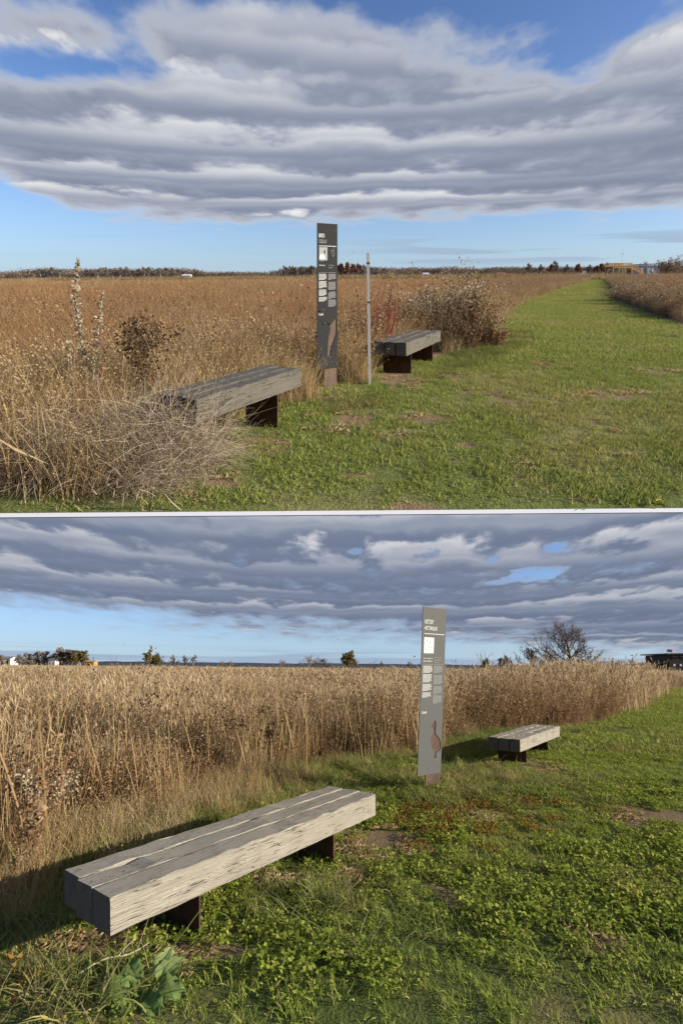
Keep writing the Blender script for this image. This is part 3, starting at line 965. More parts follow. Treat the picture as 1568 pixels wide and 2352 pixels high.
gable(LO, 'farmhouse', 'small white house with grey roof behind the trees at the reed field', 'house', 8, 33, 1508, 1513, 330, 8, M_housew, M_roofg, wins=2)
gable(LO, 'farmhouse', 'low pale house with long roof between two clumps of bare trees', 'house', 118, 133, 1512, 1516, 340, 7, M_housew, M_roofg, wins=2)
gable(LO, 'shed', 'ochre wooden shed at the edge of the reed field beside an olive tree', 'shed', 199, 220, 1517, 1520, 300, 5, M_hutyel, M_hutyel, wins=1)
gable(LO, 'barn', 'white gabled building with blue metal roof behind the tall bare tree', 'house', 1352, 1406, 1519, 1526, 190, 9, M_housew, M_roofb, wins=3)
gable(LO, 'shed', 'grey shed standing beside the blue roofed building, half behind bushes', 'shed', 1296, 1318, 1522, 1526, 230, 6, M_hutwall, M_roofg, wins=1)
gable(UP, 'barn', 'small white roofed barn by the far row of bare trees', 'barn', 420, 439, 630.5, 633.5, 620, 9, M_hutwall, M_housew, wins=2)
for i, (px0, px1, rt, re, yy, lab, wl, rf) in enumerate(((970, 984, 627, 630, 900, 'tiny white farmhouse with pale roof under the distant woods', M_housew, M_housew),
        (1066, 1075, 627, 630, 900, 'tiny white cottage with grey roof under the distant woods', M_housew, M_roofg),
        (1140, 1160, 626, 629, 880, 'long distant barn with a red roof', M_housew, M_roofr),
        (1325, 1350, 623, 627, 700, 'long low white building far behind the timber platform', M_housew, M_roofg))):
    gable(UP, 'farmhouse', lab, 'house', px0, px1, rt, re, yy, 8, wl, rf, wins=2)

# modern black building with flag, at the far end of the lawn
y_ = 120.0
x0, zt = xz(LO, 1508, 1503, y_); x1, _ = xz(LO, 1640, 1503, y_)
_, zb = xz(LO, 1508, 1537, y_)
root = thing('visitor_centre', 'black modern flat roofed building with a red and white flag above it', 'building', G(LO, (x0 + x1) / 2, y_))
cx = (x0 + x1) / 2
mb = MB(); mb.box((0, 0, zt / 2 - 1), (x1 - x0, 9, zt + 1.6)); mb.build('wall', M_black, root)
mb = MB(); mb.obox((-(x1 - x0) / 2 - .9, -5.2, zt - .15), (x1 - x0 + 1.8, 0, .35), (0, 10.4, 0), (0, 0, .28)); mb.build('roof', M_hutdark, root)
xl, zl = xz(LO, 1466, 1528, y_); xr, zr = xz(LO, 1509, 1520, y_)
mb = MB(); mb.obox((xl - cx, -4.2, zl - .2), (xr - xl, 0, zr - zl), (0, 8, 0), (0, 0, .25)); mb.build('side_roof', M_hutdark, root)
mb = MB(); mb.obox((xl - cx + .3, -3.8, -1), (xr - xl - .3, 0, 0), (0, 7, 0), (0, 0, zl + .7)); mb.build('side_wing', M_black, root)
for i in range(4):
    mb = MB(); mb.box((-(x1 - x0) / 2 + 1.3 + i * 2.0, -4.53, zt - .95), (1.3, .06, .7))
    f = mb.build('window', M_winglass, root)
    mb = MB(); mb.box((-(x1 - x0) / 2 + 1.3 + i * 2.0, -4.57, zt - .55), (1.4, .05, .06)); mb.build('frame', M_galv, f)
for i in range(3):
    mb = MB(); mb.box((-(x1 - x0) / 2 + 1.2 + i * 1.5, -4.53, zt - 2.6), (.5, .06, .5))
    mb.build('window', M_flagw, root)
follow_slope(root, LO)
xf, zf = xz(LO, 1531, 1491, y_ + 6)
root = thing('flag', 'red and white maple leaf flag flying over the black building', 'flag', G(LO, xf, y_ + 6))
mb = MB(); mb.tube([(0, 0, -1), (0, 0, zf + .15)], .06, 6); mb.build('flagpole', M_galv, root)
fl_w, fl_h = 1.35, .72
for (a, b, m_) in ((0, .27, M_flagr), (.27, .73, M_flagw), (.73, 1, M_flagr)):
    mb = MB()
    n = 5; vs = []
    for i in range(n + 1):
        s = a + (b - a) * i / n
        yy = .1 * math.sin(s * 6)
        vs += [(.07 + s * fl_w, yy, zf - .06 * s), (.07 + s * fl_w, yy, zf - fl_h - .1 * s)]
    mb.raw(vs, [(2 * i, 2 * i + 1, 2 * i + 3, 2 * i + 2) for i in range(n)])
    mb.build('stripe', m_, root)
mb = MB()
cxl, czl = .07 + .5 * fl_w, zf - .4
pts = [(0, .25), (.06, .12), (.15, .16), (.12, .02), (.2, -.02), (.06, -.12), (.02, -.22), (-.02, -.22), (-.06, -.12), (-.2, -.02), (-.12, .02), (-.15, .16), (-.06, .12)]
mb.raw([(cxl + a, .1 * math.sin(3) - .012, czl + b) for a, b in pts], [tuple(range(len(pts)))])
mb.build('maple_leaf', M_flagr, root)
# lamp post by it
xp, zp = xz(LO, 1453, 1506, 125)
root = thing('lamp_post', 'slim lamp post beside the black building', 'lamp post', G(LO, xp, 125))
mb = MB(); mb.tube([(0, 0, -1), (0, 0, zp)], [.09, .06], 6); mb.build('pole', M_galv, root)
mb = MB(); mb.box((-.25, 0, zp + .06), (.6, .25, .1)); mb.build('lamp_head', M_hutdark, root)

# timber viewing platform and hut at the end of the mown path
y_ = 140.0
xa, zdeck = xz(UP, 1398, 613.5, y_); xb, zrail = xz(UP, 1442, 605, y_)
xe, zfoot = xz(UP, 1471, 628, y_)
cx = (xa + xb) / 2
root = thing('viewing_platform', 'new yellow timber viewing platform with railing and stairs', 'platform', G(UP, cx, y_))
W_ = xb - xa; D_ = 4.2
KS = dict(k=0.0, kx=UP['kx'])
for i in range(14):
    mb = MB(); mb.box((-W_ / 2 + W_ * (i + .5) / 14, 0, zdeck), (W_ / 14 - .03, D_, .12)); mb.build('deck_plank', M_pine, root)
for sx in (-1, -.33, .33, 1):
    for sy in (-1, 1):
        mb = MB(); mb.box((sx * (W_ / 2 - .12), sy * (D_ / 2 - .12), zdeck / 2 - .75), (.2, .2, zdeck + 1.4)); mb.build('post', M_pine, root)
for sy in (-1, 1):
    mb = MB()
    mb.box((0, sy * (D_ / 2 - .03), zrail), (W_ + .1, .14, .1))
    mb.box((0, sy * (D_ / 2 - .03), zdeck + .2), (W_ + .1, .08, .1))
    rail = mb.build('railing', M_pine, root)
    for i in range(26):
        mb = MB(); mb.box((-W_ / 2 + W_ * (i + .5) / 26, sy * (D_ / 2 + .045), (zdeck + zrail) / 2 + .02), (.10, .05, zrail - zdeck)); mb.build('baluster', M_pine, rail)
mb = MB()
mb.box((-W_ / 2 + .03, 0, zrail), (.1, D_ - .2, .1)); mb.box((-W_ / 2 + .03, 0, zdeck + .5), (.06, D_ - .2, .1))
mb.build('railing', M_pine, root)
mb = MB()
mb.box((0, -D_ / 2 + .04, zdeck - .22), (W_, .07, .26)); mb.build('joist', M_pine, root)
mb = MB(); mb.box((0, D_ / 2 - .04, zdeck - .22), (W_, .07, .26)); mb.build('joist', M_pine, root)
mb = MB()
mb.obox((-W_ / 2 + .2, -D_ / 2 + .3, .3), (W_ / 3, 0, zdeck - .6), (0, .08, 0), (0, 0, .18)); mb.build('brace', M_pine, root)
st = W_ / 2 + .02
run = xe - xb
for sy in (-1.25, .05):
    mb = MB(); mb.obox((st, sy, zdeck - .3), (run, 0, zfoot - zdeck), (0, .08, 0), (0, 0, .32)); mb.build('stair_stringer', M_pine, root)
    mb = MB(); mb.obox((st, sy, zrail - .1), (run, 0, zfoot - zdeck), (0, .1, 0), (0, 0, .12))
    for i in range(9):
        a = (i + .5) / 9
        mb.box((st + run * a, sy + .04, zdeck + (zfoot - zdeck) * a + (zrail - zdeck) / 2), (.1, .06, zrail - zdeck))
    mb.build('stair_railing', M_pine, root)
for i in range(10):
    a = (i + .5) / 10
    mb = MB(); mb.box((st + run * a, -.55, zdeck + (zfoot - zdeck) * a + .1), (.32, 1.15, .06)); mb.build('stair_tread', M_pine, root)
follow_slope(root, UP)
x_, z_ = xz(UP, 1428, 580, 150)
root = thing('weather_mast', 'thin grey mast with small cross arm behind the timber platform', 'mast', G(UP, x_, 150))
mb = MB(); mb.tube([(0, 0, -1), (0, 0, z_)], [.07, .045], 6); mb.build('pole', M_galv, root)
mb = MB(); mb.box((0, 0, z_ - .5), (.9, .08, .08)); mb.box((.4, 0, z_ - .4), (.16, .16, .24)); mb.build('cross_arm', M_galv, root)
y_ = 155.0
xa, zt = xz(UP, 1456, 609, y_); xb, ze = xz(UP, 1503, 611, y_)
root = thing('flat_roofed_hut', 'small grey hut with dark flat roof beside the timber platform', 'hut', G(UP, (xa + xb) / 2, y_))
w = xb - xa
mb = MB(); mb.box((.3, 0, zt / 2 - 1), (w - .7, 5, zt + 1.5)); mb.build('wall', M_hutwall, root)
mb = MB(); mb.obox((-w / 2 - .2, -2.9, zt - .12), (w + .5, 0, .25), (0, 5.8, 0), (0, 0, .28)); mb.build('roof', M_hutdark, root)
mb = MB(); mb.box((w * .22, -2.53, zt * .52), (w * .22, .06, zt * .42)); mb.build('shutter', M_housew, root)
mb = MB(); mb.box((-w * .18, -2.53, zt * .42), (w * .13, .06, zt * .75)); mb.build('door', M_hutdark, root)
follow_slope(root, UP)
# ------------------------------------------------------------------ trees
def tree_geo(seed, hgt, spread, limbs, br, tw, kind='bare', trunk_h=.3, sides=5, leaf_n=0, leaf_s=.3, up=.55, thick=1.0, droop=0.0):
    """returns trunk MB and crown MB (twigs) and leaf MB"""
    r = random.Random(seed)
    T0, C0, L0 = MB(), MB(), MB()
    def rv(s): return Vector((r.uniform(-s, s), r.uniform(-s, s), r.uniform(-s, s)))
    def path(p, d, L, n, wob):
        pts = [Vector(p)]
        d = Vector(d).normalized()
        for i in range(n):
            d = (d + rv(wob) + Vector((0, 0, up * .25 - droop))).normalized()
            pts.append(pts[-1] + d * (L / n))
        return pts, d
    R0 = hgt * .022 * thick
    tp, _ = path((0, 0, -.3), (0, 0, 1), hgt * .72 + .3, 7, .09)
    T0.tube(tp, [R0 * (1.25 - .95 * i / 7) for i in range(8)], sides + 1, r.random())
    ends = []
    for i in range(limbs):
        f = trunk_h + (1 - trunk_h) * ((i + r.random()) / limbs)
        k = min(6, int(f * 7)); p = tp[k].lerp(tp[k + 1], f * 7 - k)
        az = i * 2.4 + r.uniform(-.5, .5)
        el = r.uniform(.25, .9) + f * .45
        L = spread * r.uniform(.75, 1.1) * (1.15 - .55 * f)
        d = (math.cos(az) * math.cos(el), math.sin(az) * math.cos(el), math.sin(el))
        lp, ld = path(p, d, L, 4, .16)
        rr = R0 * .45 * (1.1 - .5 * f)
        T0.tube(lp, [rr * (1 - .18 * j) for j in range(5)], 4, r.random(), False)
        for b in range(br):
            g = .25 + .75 * (b + r.random()) / br
            k2 = min(3, int(g * 4)); p2 = lp[k2].lerp(lp[k2 + 1], g * 4 - k2)
            bd = (ld + rv(.85) + Vector((0, 0, up * .5))).normalized()
            bp, bd2 = path(p2, bd, L * r.uniform(.35, .6), 3, .2)
            C0.tube(bp, [rr * .38, rr * .28, rr * .2, rr * .12], 3, r.random(), False)
            for t_ in range(tw):
                h_ = .3 + .7 * r.random()
                k3 = min(2, int(h_ * 3)); p3 = bp[k3].lerp(bp[k3 + 1], h_ * 3 - k3)
                td = (bd2 + rv(.8) + Vector((0, 0, up * .4))).normalized()
                q_, _ = path(p3, td, L * r.uniform(.14, .3), 2, .25)
                C0.tube(q_, [rr * .16, rr * .11, rr * .07], 3, r.random(), False)
                ends.append(q_[-1]); ends.append(q_[1])
    for i in range(leaf_n):
        e = ends[r.randrange(len(ends))] + rv(spread * .10)
        L0.leaf(e, rv(1) + Vector((0, 0, -.2)), rv(1), leaf_s * r.uniform(.6, 1.3), leaf_s * r.uniform(.4, .8), r.random())
    return T0, C0, L0

def tree_meshes(name, geo, bark, twig, leafm):
    out = []
    for nm, mb, m_ in (('trunk', geo[0], bark), ('crown', geo[1], twig), ('leaves', geo[2], leafm)):
        if mb.v:
            me = mb.mesh(nm); me.materials.append(m_); out.append((nm, me))
    return out

def plant_tree(T, meshes, name, label, px, row_top, y, ref_h, group=None, wide=1.0, rot=0.0, cat='tree'):
    x, z = xz(T, px, row_top, y)
    s = z / ref_h
    root = thing(name, label, cat, G(T, x, y), group)
    root.scale = (s * wide, s * wide, s)
    root.rotation_euler = (0, 0, rot)
    for nm, me in meshes:
        o = bpy.data.objects.new(nm, me)
        link(o, root)
    return root

big = tree_meshes('bare', tree_geo(11, 11, 5.2, 15, 10, 10, trunk_h=.14, up=.45, thick=1.6, leaf_n=2200, leaf_s=.18), M_bark_g, M_tw_g, M_tw_g)
bareA = tree_meshes('bareA', tree_geo(21, 10, 3.4, 11, 7, 6, trunk_h=.2, thick=1.6, leaf_n=900, leaf_s=.34), M_bark_p, M_tw_g, M_tw_g)
bareB = tree_meshes('bareB', tree_geo(22, 10, 4.2, 9, 6, 5, trunk_h=.2, leaf_n=700, leaf_s=.45, thick=1.5), M_bark_g, M_tw_g, M_brownleaf)
farA = tree_meshes('farA', tree_geo(31, 10, 3.6, 10, 5, 4, trunk_h=.2, thick=2.6, leaf_n=1100, leaf_s=.55), M_bark_p, M_tw_g, M_tw_g)
farB = tree_meshes('farB', tree_geo(32, 10, 4.0, 10, 5, 4, trunk_h=.25, thick=2.6, leaf_n=1200, leaf_s=.55), M_bark_p, M_tw_g, M_forest)
oliveA = tree_meshes('oliveA', tree_geo(23, 8, 3.2, 9, 5, 4, trunk_h=.12, leaf_n=1700, leaf_s=.62), M_bark_g, M_tw_g, M_lf_olive)
oliveB = tree_meshes('oliveB', tree_geo(24, 10, 2.6, 9, 5, 4, trunk_h=.2, leaf_n=900, leaf_s=.6, thick=1.5), M_bark_g, M_tw_g, M_lf_olive)
russet = tree_meshes('russet', tree_geo(25, 12, 3.6, 10, 5, 4, trunk_h=.30, leaf_n=1500, leaf_s=.75, thick=2.2), M_bark_p, M_tw_g, M_lf_russet)
shrub = tree_meshes('shrub', tree_geo(26, 5, 2.8, 12, 6, 5, trunk_h=.04, leaf_n=700, leaf_s=.26, thick=1.0), M_bark_g, M_tw_g, M_brownleaf)
spindly = tree_meshes('spindly', tree_geo(27, 10, 1.9, 7, 3, 3, trunk_h=.35, leaf_n=240, leaf_s=.5, thick=1.7), M_bark_g, M_tw_g, M_lf_olive)
dead = tree_meshes('dead', tree_geo(28, 9, 4.4, 6, 3, 2, trunk_h=.3, thick=1.3, up=.2), M_bark_g, M_bark_g, None)
dark = tree_meshes('dark', tree_geo(29, 6, 2.6, 12, 5, 4, trunk_h=.05, leaf_n=1800, leaf_s=.5), M_bark_g, M_tw_g, M_lf_green)

# --- lower field, along its horizon
plant_tree(LO, big, 'bare_tree', 'big leafless tree with a wide round crown beside the blue roofed building', 1308, 1447, 150, 10.2, wide=1.5)
plant_tree(LO, bareA, 'bare_tree', 'pale grey leafless tree two along from the big round crowned tree', 1220, 1477, 155, 10.6, wide=1.5)
plant_tree(LO, bareB, 'bare_tree', 'brownish half bare tree squeezed between a pale tree and the big round one', 1250, 1489, 160, 10.8, rot=1.2, wide=1.5)
plant_tree(LO, shrub, 'shrub', 'tangled grey shrub at the foot of the big round crowned tree', 1270, 1503, 150, 5.6, wide=1.4, cat='shrub')
plant_tree(LO, dark, 'evergreen_shrub', 'dark green evergreen bush under the big round crowned tree', 1336, 1515, 165, 6.4, wide=1.9, cat='shrub')
plant_tree(LO, dead, 'dead_tree', 'dead tree with a few crooked bare limbs, behind the history sign', 1118, 1487, 150, 9.4)
plant_tree(LO, oliveA, 'shrub', 'small brown leafy bush growing round the foot of the dead tree', 1114, 1513, 149, 8.2, cat='shrub', wide=1.1)
plant_tree(LO, farA, 'bare_tree', 'thin young bare tree next to the dead tree', 1147, 1508, 190, 10.6, rot=2.0)
plant_tree(LO, farB, 'bare_tree', 'small bare tree with some brown leaves between dead tree and pale grey tree', 1162, 1505, 190, 10.8, rot=.6)
plant_tree(LO, spindly, 'slender_tree', 'narrow upright olive tree near the dead tree', 1175, 1503, 190, 10.6)
plant_tree(LO, oliveA, 'leafy_tree', 'dense round olive tree alone on the reed field horizon', 798, 1496, 260, 8.2, wide=1.55)
plant_tree(LO, shrub, 'shrub', 'wide grey brown bush on the reed field horizon, near the round olive tree', 708, 1508, 260, 5.6, cat='shrub', wide=1.5)
plant_tree(LO, shrub, 'shrub', 'flat grey bush touching the wide one on the reed field horizon', 740, 1512, 265, 5.6, cat='shrub', wide=1.7, rot=2)
plant_tree(LO, shrub, 'shrub', 'small lone grey bush on the reed field horizon above the short pale stake', 647, 1517, 280, 5.6, cat='shrub', wide=1.3, rot=1)
plant_tree(LO, spindly, 'slender_tree', 'tiny thin tree on the reed field horizon close to the history sign', 878, 1514, 300, 10.6, wide=1.5)
plant_tree(LO, farB, 'bare_tree', 'tiny reddish brown tree touching the history sign panel on the horizon', 940, 1520, 300, 10.8, wide=1.2)
plant_tree(LO, oliveB, 'slender_tree', 'tall narrow olive tree with bare lower trunk, near the spindly trio', 337, 1488, 280, 10.6, wide=1.5)
plant_tree(LO, oliveA, 'leafy_tree', 'low olive bush right beside the tall narrow olive tree', 358, 1502, 285, 8.2, wide=1.5, rot=.8)
for px, rt, rr in ((400, 1498, 0), (425, 1497, 2.1), (443, 1497, 4.0)):
    plant_tree(LO, spindly, 'slender_tree', 'spindly half bare tree, one of three in a row on the horizon', px, rt, 280, 10.6, 'spindly trees on the horizon', rot=rr, wide=1.7)
for px, rt in ((508, 1518), (528, 1519)):
    plant_tree(LO, shrub, 'shrub', 'tiny brown bush next to the three spindly trees', px, rt, 300, 5.6, 'tiny bushes on the horizon', wide=1.3, cat='shrub', rot=px)
plant_tree(LO, farA, 'bare_tree', 'bare tree standing leaning over the small white house, nearest tree to its gable', 2, 1500, 300, 10.6, wide=1.7)
plant_tree(LO, farB, 'bare_tree', 'low brown tree between the small white house and the bare clump', 46, 1503, 310, 10.8, wide=1.7)
for px, rt, rr in ((66, 1497, 0.5), (84, 1493, 2.2), (100, 1495, 3.3)):
    plant_tree(LO, farA, 'bare_tree', 'bare grey tree in the clump between the white house and the low pale house', px, rt, 300, 10.6, 'bare trees by the white house', rot=rr, wide=1.7)
plant_tree(LO, farB, 'bare_tree', 'wide bare tree behind the low pale house', 142, 1488, 300, 10.8, wide=2.0)
plant_tree(LO, farA, 'bare_tree', 'bare grey tree leaning on the olive tree near the ochre shed', 160, 1487, 300, 10.6, wide=1.8, rot=1)
plant_tree(LO, oliveA, 'leafy_tree', 'full olive brown tree beside the ochre shed', 182, 1492, 295, 8.2, wide=1.7, rot=2.4)
plant_tree(LO, bareA, 'bare_tree', 'small bare tree beside the lamp post', 1452, 1512, 140, 10.6, wide=1.1, rot=3)
plant_tree(LO, shrub, 'shrub', 'low bare shrub between the blue roofed building and the lamp post', 1416, 1521, 160, 5.6, cat='shrub', wide=1.5)

# --- terrace field, along its horizon
for px, rt, rr in ((95, 617, 0), (118, 615, 1.5), (135, 618, 3)):
    plant_tree(UP, farA, 'bare_tree', 'rounded bare tree in the clump behind the tall seed stalk', px, rt, 640, 10.6, 'bare clump behind the seed stalk', rot=rr, wide=1.5)
for i, px in enumerate(range(200, 420, 13)):
    rt = 616 + 2.5 * math.sin(i * 1.7) + (2.0 if i < 3 else 0)
    plant_tree(UP, (farA, farB)[i % 2], 'bare_tree', 'bare grey tree in the long far row beside the small barn', px + 3 * math.sin(i * 5.1), rt, 650 + 14 * math.sin(i * 3.3), 10.7, 'long far row of bare trees', rot=i * 1.3, wide=1.35)
for i, px in enumerate(range(655, 730, 11)):
    plant_tree(UP, (farA, farB, oliveB)[i % 3], 'bare_tree', 'pale trunked bare tree in the group beside the birds sign', px, 610 + 3 * math.sin(i * 2.1), 520, 10.7, 'pale trees beside the birds sign', rot=i, wide=1.1)
for i, (px, rt) in enumerate(((779, 603), (788, 602), (798, 601), (808, 604), (818, 602), (828, 606), (837, 608))):
    plant_tree(UP, russet if i < 5 else farA, 'russet_tree', 'tall russet oak in the tight group between birds sign and white post' if i < 5 else 'leafless tree at the end of the russet group by the white post', px, rt, 500, 12.6 if i < 5 else 10.6,
               'russet trees by the birds sign' if i < 5 else 'leafless trees by the white post', rot=i * 1.1, wide=1.0)
for i, (px, rt) in enumerate(((852, 613), (864, 615), (880, 616))):
    plant_tree(UP, farA, 'bare_tree', 'low bare tree far behind the white post', px, rt, 600, 10.6, 'low trees behind the white post', rot=i, wide=1.3)
for i, (px, rt, k) in enumerate(((1215, 606, 0), (1240, 609, 0), (1262, 604, 1), (1275, 601, 0), (1300, 609, 0), (1325, 603, 1), (1332, 604, 1), (1352, 609, 0), (1368, 607, 1), (1385, 603, 1), (1392, 604, 0))):
    plant_tree(UP, russet if k else farB, 'russet_tree' if k else 'bare_tree', 'dark russet tree on the horizon beside the timber platform' if k else 'brown bare tree on the horizon beside the timber platform', px, rt, 560, 12.6 if k else 10.8,
               'russet trees beside the platform' if k else 'brown trees beside the platform', rot=i * 2.2, wide=1.25)
for i, (px, rt, wd) in enumerate(((1512, 603, 1.3), (1530, 597, 1.4), (1549, 596, 1.5), (1566, 600, 1.4))):
    plant_tree(UP, shrub, 'shrub', 'big brown thicket bush beyond the grey hut', px, rt, 125, 5.7, 'thicket beside the hut', wide=wd, rot=i * 1.9, cat='shrub')
plant_tree(UP, bareB, 'bare_tree', 'bare tree top showing over the flat roofed hut', 1476, 601, 240, 10.8, wide=1.1)
# ------------------------------------------------------------------ grasses and weeds (scattered clumps)
def blades(rng, n, size, h, hv, w, lean, curl, segs, T, tone=(0, 1), lean_dir=None, base_z=0.0, taper=1.0, round_=False):
    """ribbons growing from a patch of sloping ground; returns verts, tris/quads, tone, tt"""
    bx = (rng.random(n) - .5) * size; by = (rng.random(n) - .5) * size
    if round_:
        a = rng.random(n) * 2 * np.pi; r = size / 2 * np.sqrt(rng.random(n))
        bx, by = r * np.cos(a), r * np.sin(a)
    hh = h * np.clip(1 + hv * rng.standard_normal(n), .35, 1.8)
    ph = rng.random(n) * 2 * np.pi
    le = lean * (.3 + 1.2 * rng.random(n)); cu = curl * (.2 + 1.4 * rng.random(n))
    dx, dy = np.cos(ph) * le, np.sin(ph) * le
    if lean_dir is not None:
        dx = dx + lean_dir[0]; dy = dy + lean_dir[1]
    cx, cy = np.cos(ph + .6 * rng.standard_normal(n)) * cu, np.sin(ph + .6 * rng.standard_normal(n)) * cu
    wa = rng.random(n) * np.pi
    wx, wy = np.cos(wa), np.sin(wa)
    ww = w * (.6 + .8 * rng.random(n))
    tn = tone[0] + (tone[1] - tone[0]) * rng.random(n)
    V = []; TT = []
    bz = gz(T, bx, by) + H + base_z
    for i in range(segs + 1):
        t = i / segs
        px = bx + hh * (dx * t + cx * t * t); py = by + hh * (dy * t + cy * t * t)
        sq = np.sqrt(np.clip(1 - (np.hypot(dx + cx * t, dy + cy * t)) ** 2 * .6, .15, 1))
        pz = bz + hh * t * sq
        if i == segs:
            V.append(np.stack([px, py, pz], 1)[:, None, :])
        else:
            k = ww * (1 - taper * t * t * .8) / 2
            V.append(np.stack([np.stack([px - wx * k, py - wy * k, pz], 1), np.stack([px + wx * k, py + wy * k, pz], 1)], 1))
        TT.append(np.full(n, t))
    nv = 2 * segs + 1
    V = np.concatenate(V, 1).reshape(-1, 3)
    base = (np.arange(n) * nv)[:, None]
    quads = np.concatenate([base + np.array([[2 * i, 2 * i + 1, 2 * i + 3, 2 * i + 2]]) for i in range(segs - 1)]) if segs > 1 else np.zeros((0, 4), int)
    tris = base + np.array([[2 * segs - 2, 2 * segs - 1, 2 * segs]])
    tt = np.concatenate([np.repeat(np.arange(segs) / segs, 2), [1.0]])
    return V, quads, tris, np.repeat(tn, nv), np.tile(tt, n)

def quadleaves(rng, P, L, W, tone=(0, 1), flat=0.0, horiz=None):
    """diamond leaves at points P; flat>0 turns them to lie level"""
    n = len(P)
    d = rng.standard_normal((n, 3)); d[:, 2] *= (1 - flat)
    d /= np.linalg.norm(d, axis=1)[:, None] + 1e-9
    r = rng.standard_normal((n, 3))
    if flat: r = r * (1 - flat) + np.array([0, 0, 3.0 * flat])
    s = np.cross(d, r); s /= np.linalg.norm(s, axis=1)[:, None] + 1e-9
    nn = np.cross(s, d)
    l = (L * (.6 + .8 * rng.random(n)))[:, None]; w = (W * (.6 + .8 * rng.random(n)))[:, None]
    m = P + d * l * .5
    V = np.stack([P, m + s * w / 2 + nn * w * .2, P + d * l, m - s * w / 2 + nn * w * .2], 1).reshape(-1, 3)
    b = (np.arange(n) * 4)[:, None]
    tn = np.repeat(tone[0] + (tone[1] - tone[0]) * rng.random(n), 4)
    return V, b + np.array([[0, 1, 2, 3]]), tn

class Geo:
    def __init__(self): self.V = []; self.F = []; self.t = []; self.u = []; self.n = 0
    def add(self, V, faces, tone, tt=None):
        self.V.append(V)
        for f in faces:
            if len(f): self.F.append(f + self.n)
        self.t.append(tone); self.u.append(tt if tt is not None else np.zeros(len(V)))
        self.n += len(V)
        return self
    def bl(self, *a, ymin=None, **k):
        V, q_, t_, tn, tt = blades(*a, **k)
        if ymin is not None: 
            dy_ = np.maximum(ymin + .03 * RNG.random(len(V)) - V[:, 1], 0); V[:, 1] += dy_; V[:, 2] += UP['k'] * dy_
        return self.add(V, [q_, t_], tn, tt)
    def mesh(self, name, mat):
        V = np.concatenate(self.V)
        fs = {}
        for f in self.F: fs.setdefault(f.shape[1], []).append(f)
        return np_mesh(name, V, [np.concatenate(v) for v in fs.values()], {'tone': np.concatenate(self.t), 'tt': np.concatenate(self.u)}, mat)

def rng_(s): return np.random.default_rng(s)

CLEAR = [(UP, -.22, 6.95, .36), (UP, .02, 6.75, .34), (UP, -.62, 5.05, .34), (UP, -.35, 5.25, .34), (UP, -.85, 4.75, .30), (UP, .75, 7.75, .34), (UP, 1.15, 7.85, .32), (UP, 1.5, 8.5, .3), (UP, .42, 7.1, .3),
         (LO, 1.15, 6.25, .16)]
for i in range(9):
    t = i / 8
    CLEAR += [(UP, -1.45 + .80 * t, 4.50 + 1.50 * t, .30), (UP, -1.2 + .82 * t, 4.25 + 1.5 * t, .30), (UP, .80 + .93 * t, 8.12 + 1.86 * t, .33), (UP, 1.1 + .93 * t, 7.85 + 1.86 * t, .30)]
def scatter(name, label, cat, T, pts, scale, sources, seed=0, lift=0.0, clear=False):
    """one 'stuff' object: clump meshes instanced on points by geometry nodes"""
    if clear:
        pts = np.asarray(pts, float); scale = np.asarray(scale, float)
        ok_ = np.ones(len(pts), bool)
        for (T_, cx_, cy_, cr_) in CLEAR:
            if T_ is T: ok_ &= ((pts[:, 0] - cx_) ** 2 + (pts[:, 1] - cy_) ** 2) > cr_ ** 2
        pts, scale = pts[ok_], scale[ok_]
    n = len(pts)
    if n == 0: return
    col = bpy.data.collections.new(name + '_clumps')
    for i, me in enumerate(sources):
        so = bpy.data.objects.new(name + '_clump_%02d' % i, me)
        col.objects.link(so)
    r = rng_(seed + 100)
    P = np.asarray(pts, float)
    V = np.stack([P[:, 0], P[:, 1], gz(T, P[:, 0], P[:, 1]) + lift], 1)
    me = bpy.data.meshes.new(name)
    me.vertices.add(n); me.vertices.foreach_set('co', V.astype(np.float32).ravel())
    a = me.attributes.new('scl', 'FLOAT_VECTOR', 'POINT')
    s = np.asarray(scale, float)
    fl = np.where(r.random(n) < .5, -1.0, 1.0)
    sv = np.stack([s * fl, s, s], 1)
    a.data.foreach_set('vector', sv.astype(np.float32).ravel())
    a = me.attributes.new('idx', 'INT', 'POINT')
    a.data.foreach_set('value', r.integers(0, len(sources), n).astype(np.int32))
    o = bpy.data.objects.new(name, me)
    link(o)
    tag(o, label, cat, kind='stuff')
    ng = bpy.data.node_groups.new(name + '_scatter', 'GeometryNodeTree')
    ng.interface.new_socket('Geometry', in_out='INPUT', socket_type='NodeSocketGeometry')
    ng.interface.new_socket('Geometry', in_out='OUTPUT', socket_type='NodeSocketGeometry')
    N, Lk = ng.nodes, ng.links
    gi = N.new('NodeGroupInput'); go = N.new('NodeGroupOutput')
    ci = N.new('GeometryNodeCollectionInfo')
    ci.inputs['Collection'].default_value = col
    ci.inputs['Separate Children'].default_value = True
    ci.inputs['Reset Children'].default_value = True
    iop = N.new('GeometryNodeInstanceOnPoints')
    iop.inputs['Pick Instance'].default_value = True
    na = N.new('GeometryNodeInputNamedAttribute'); na.data_type = 'FLOAT_VECTOR'; na.inputs['Name'].default_value = 'scl'
    ni = N.new('GeometryNodeInputNamedAttribute'); ni.data_type = 'INT'; ni.inputs['Name'].default_value = 'idx'
    Lk.new(gi.outputs[0], iop.inputs['Points'])
    Lk.new(ci.outputs[0], iop.inputs['Instance'])
    Lk.new(ni.outputs['Attribute'], iop.inputs['Instance Index'])
    Lk.new(na.outputs['Attribute'], iop.inputs['Scale'])
    Lk.new(iop.outputs[0], go.inputs[0])
    md = o.modifiers.new('scatter', 'NODES')
    md.node_group = ng
    return o

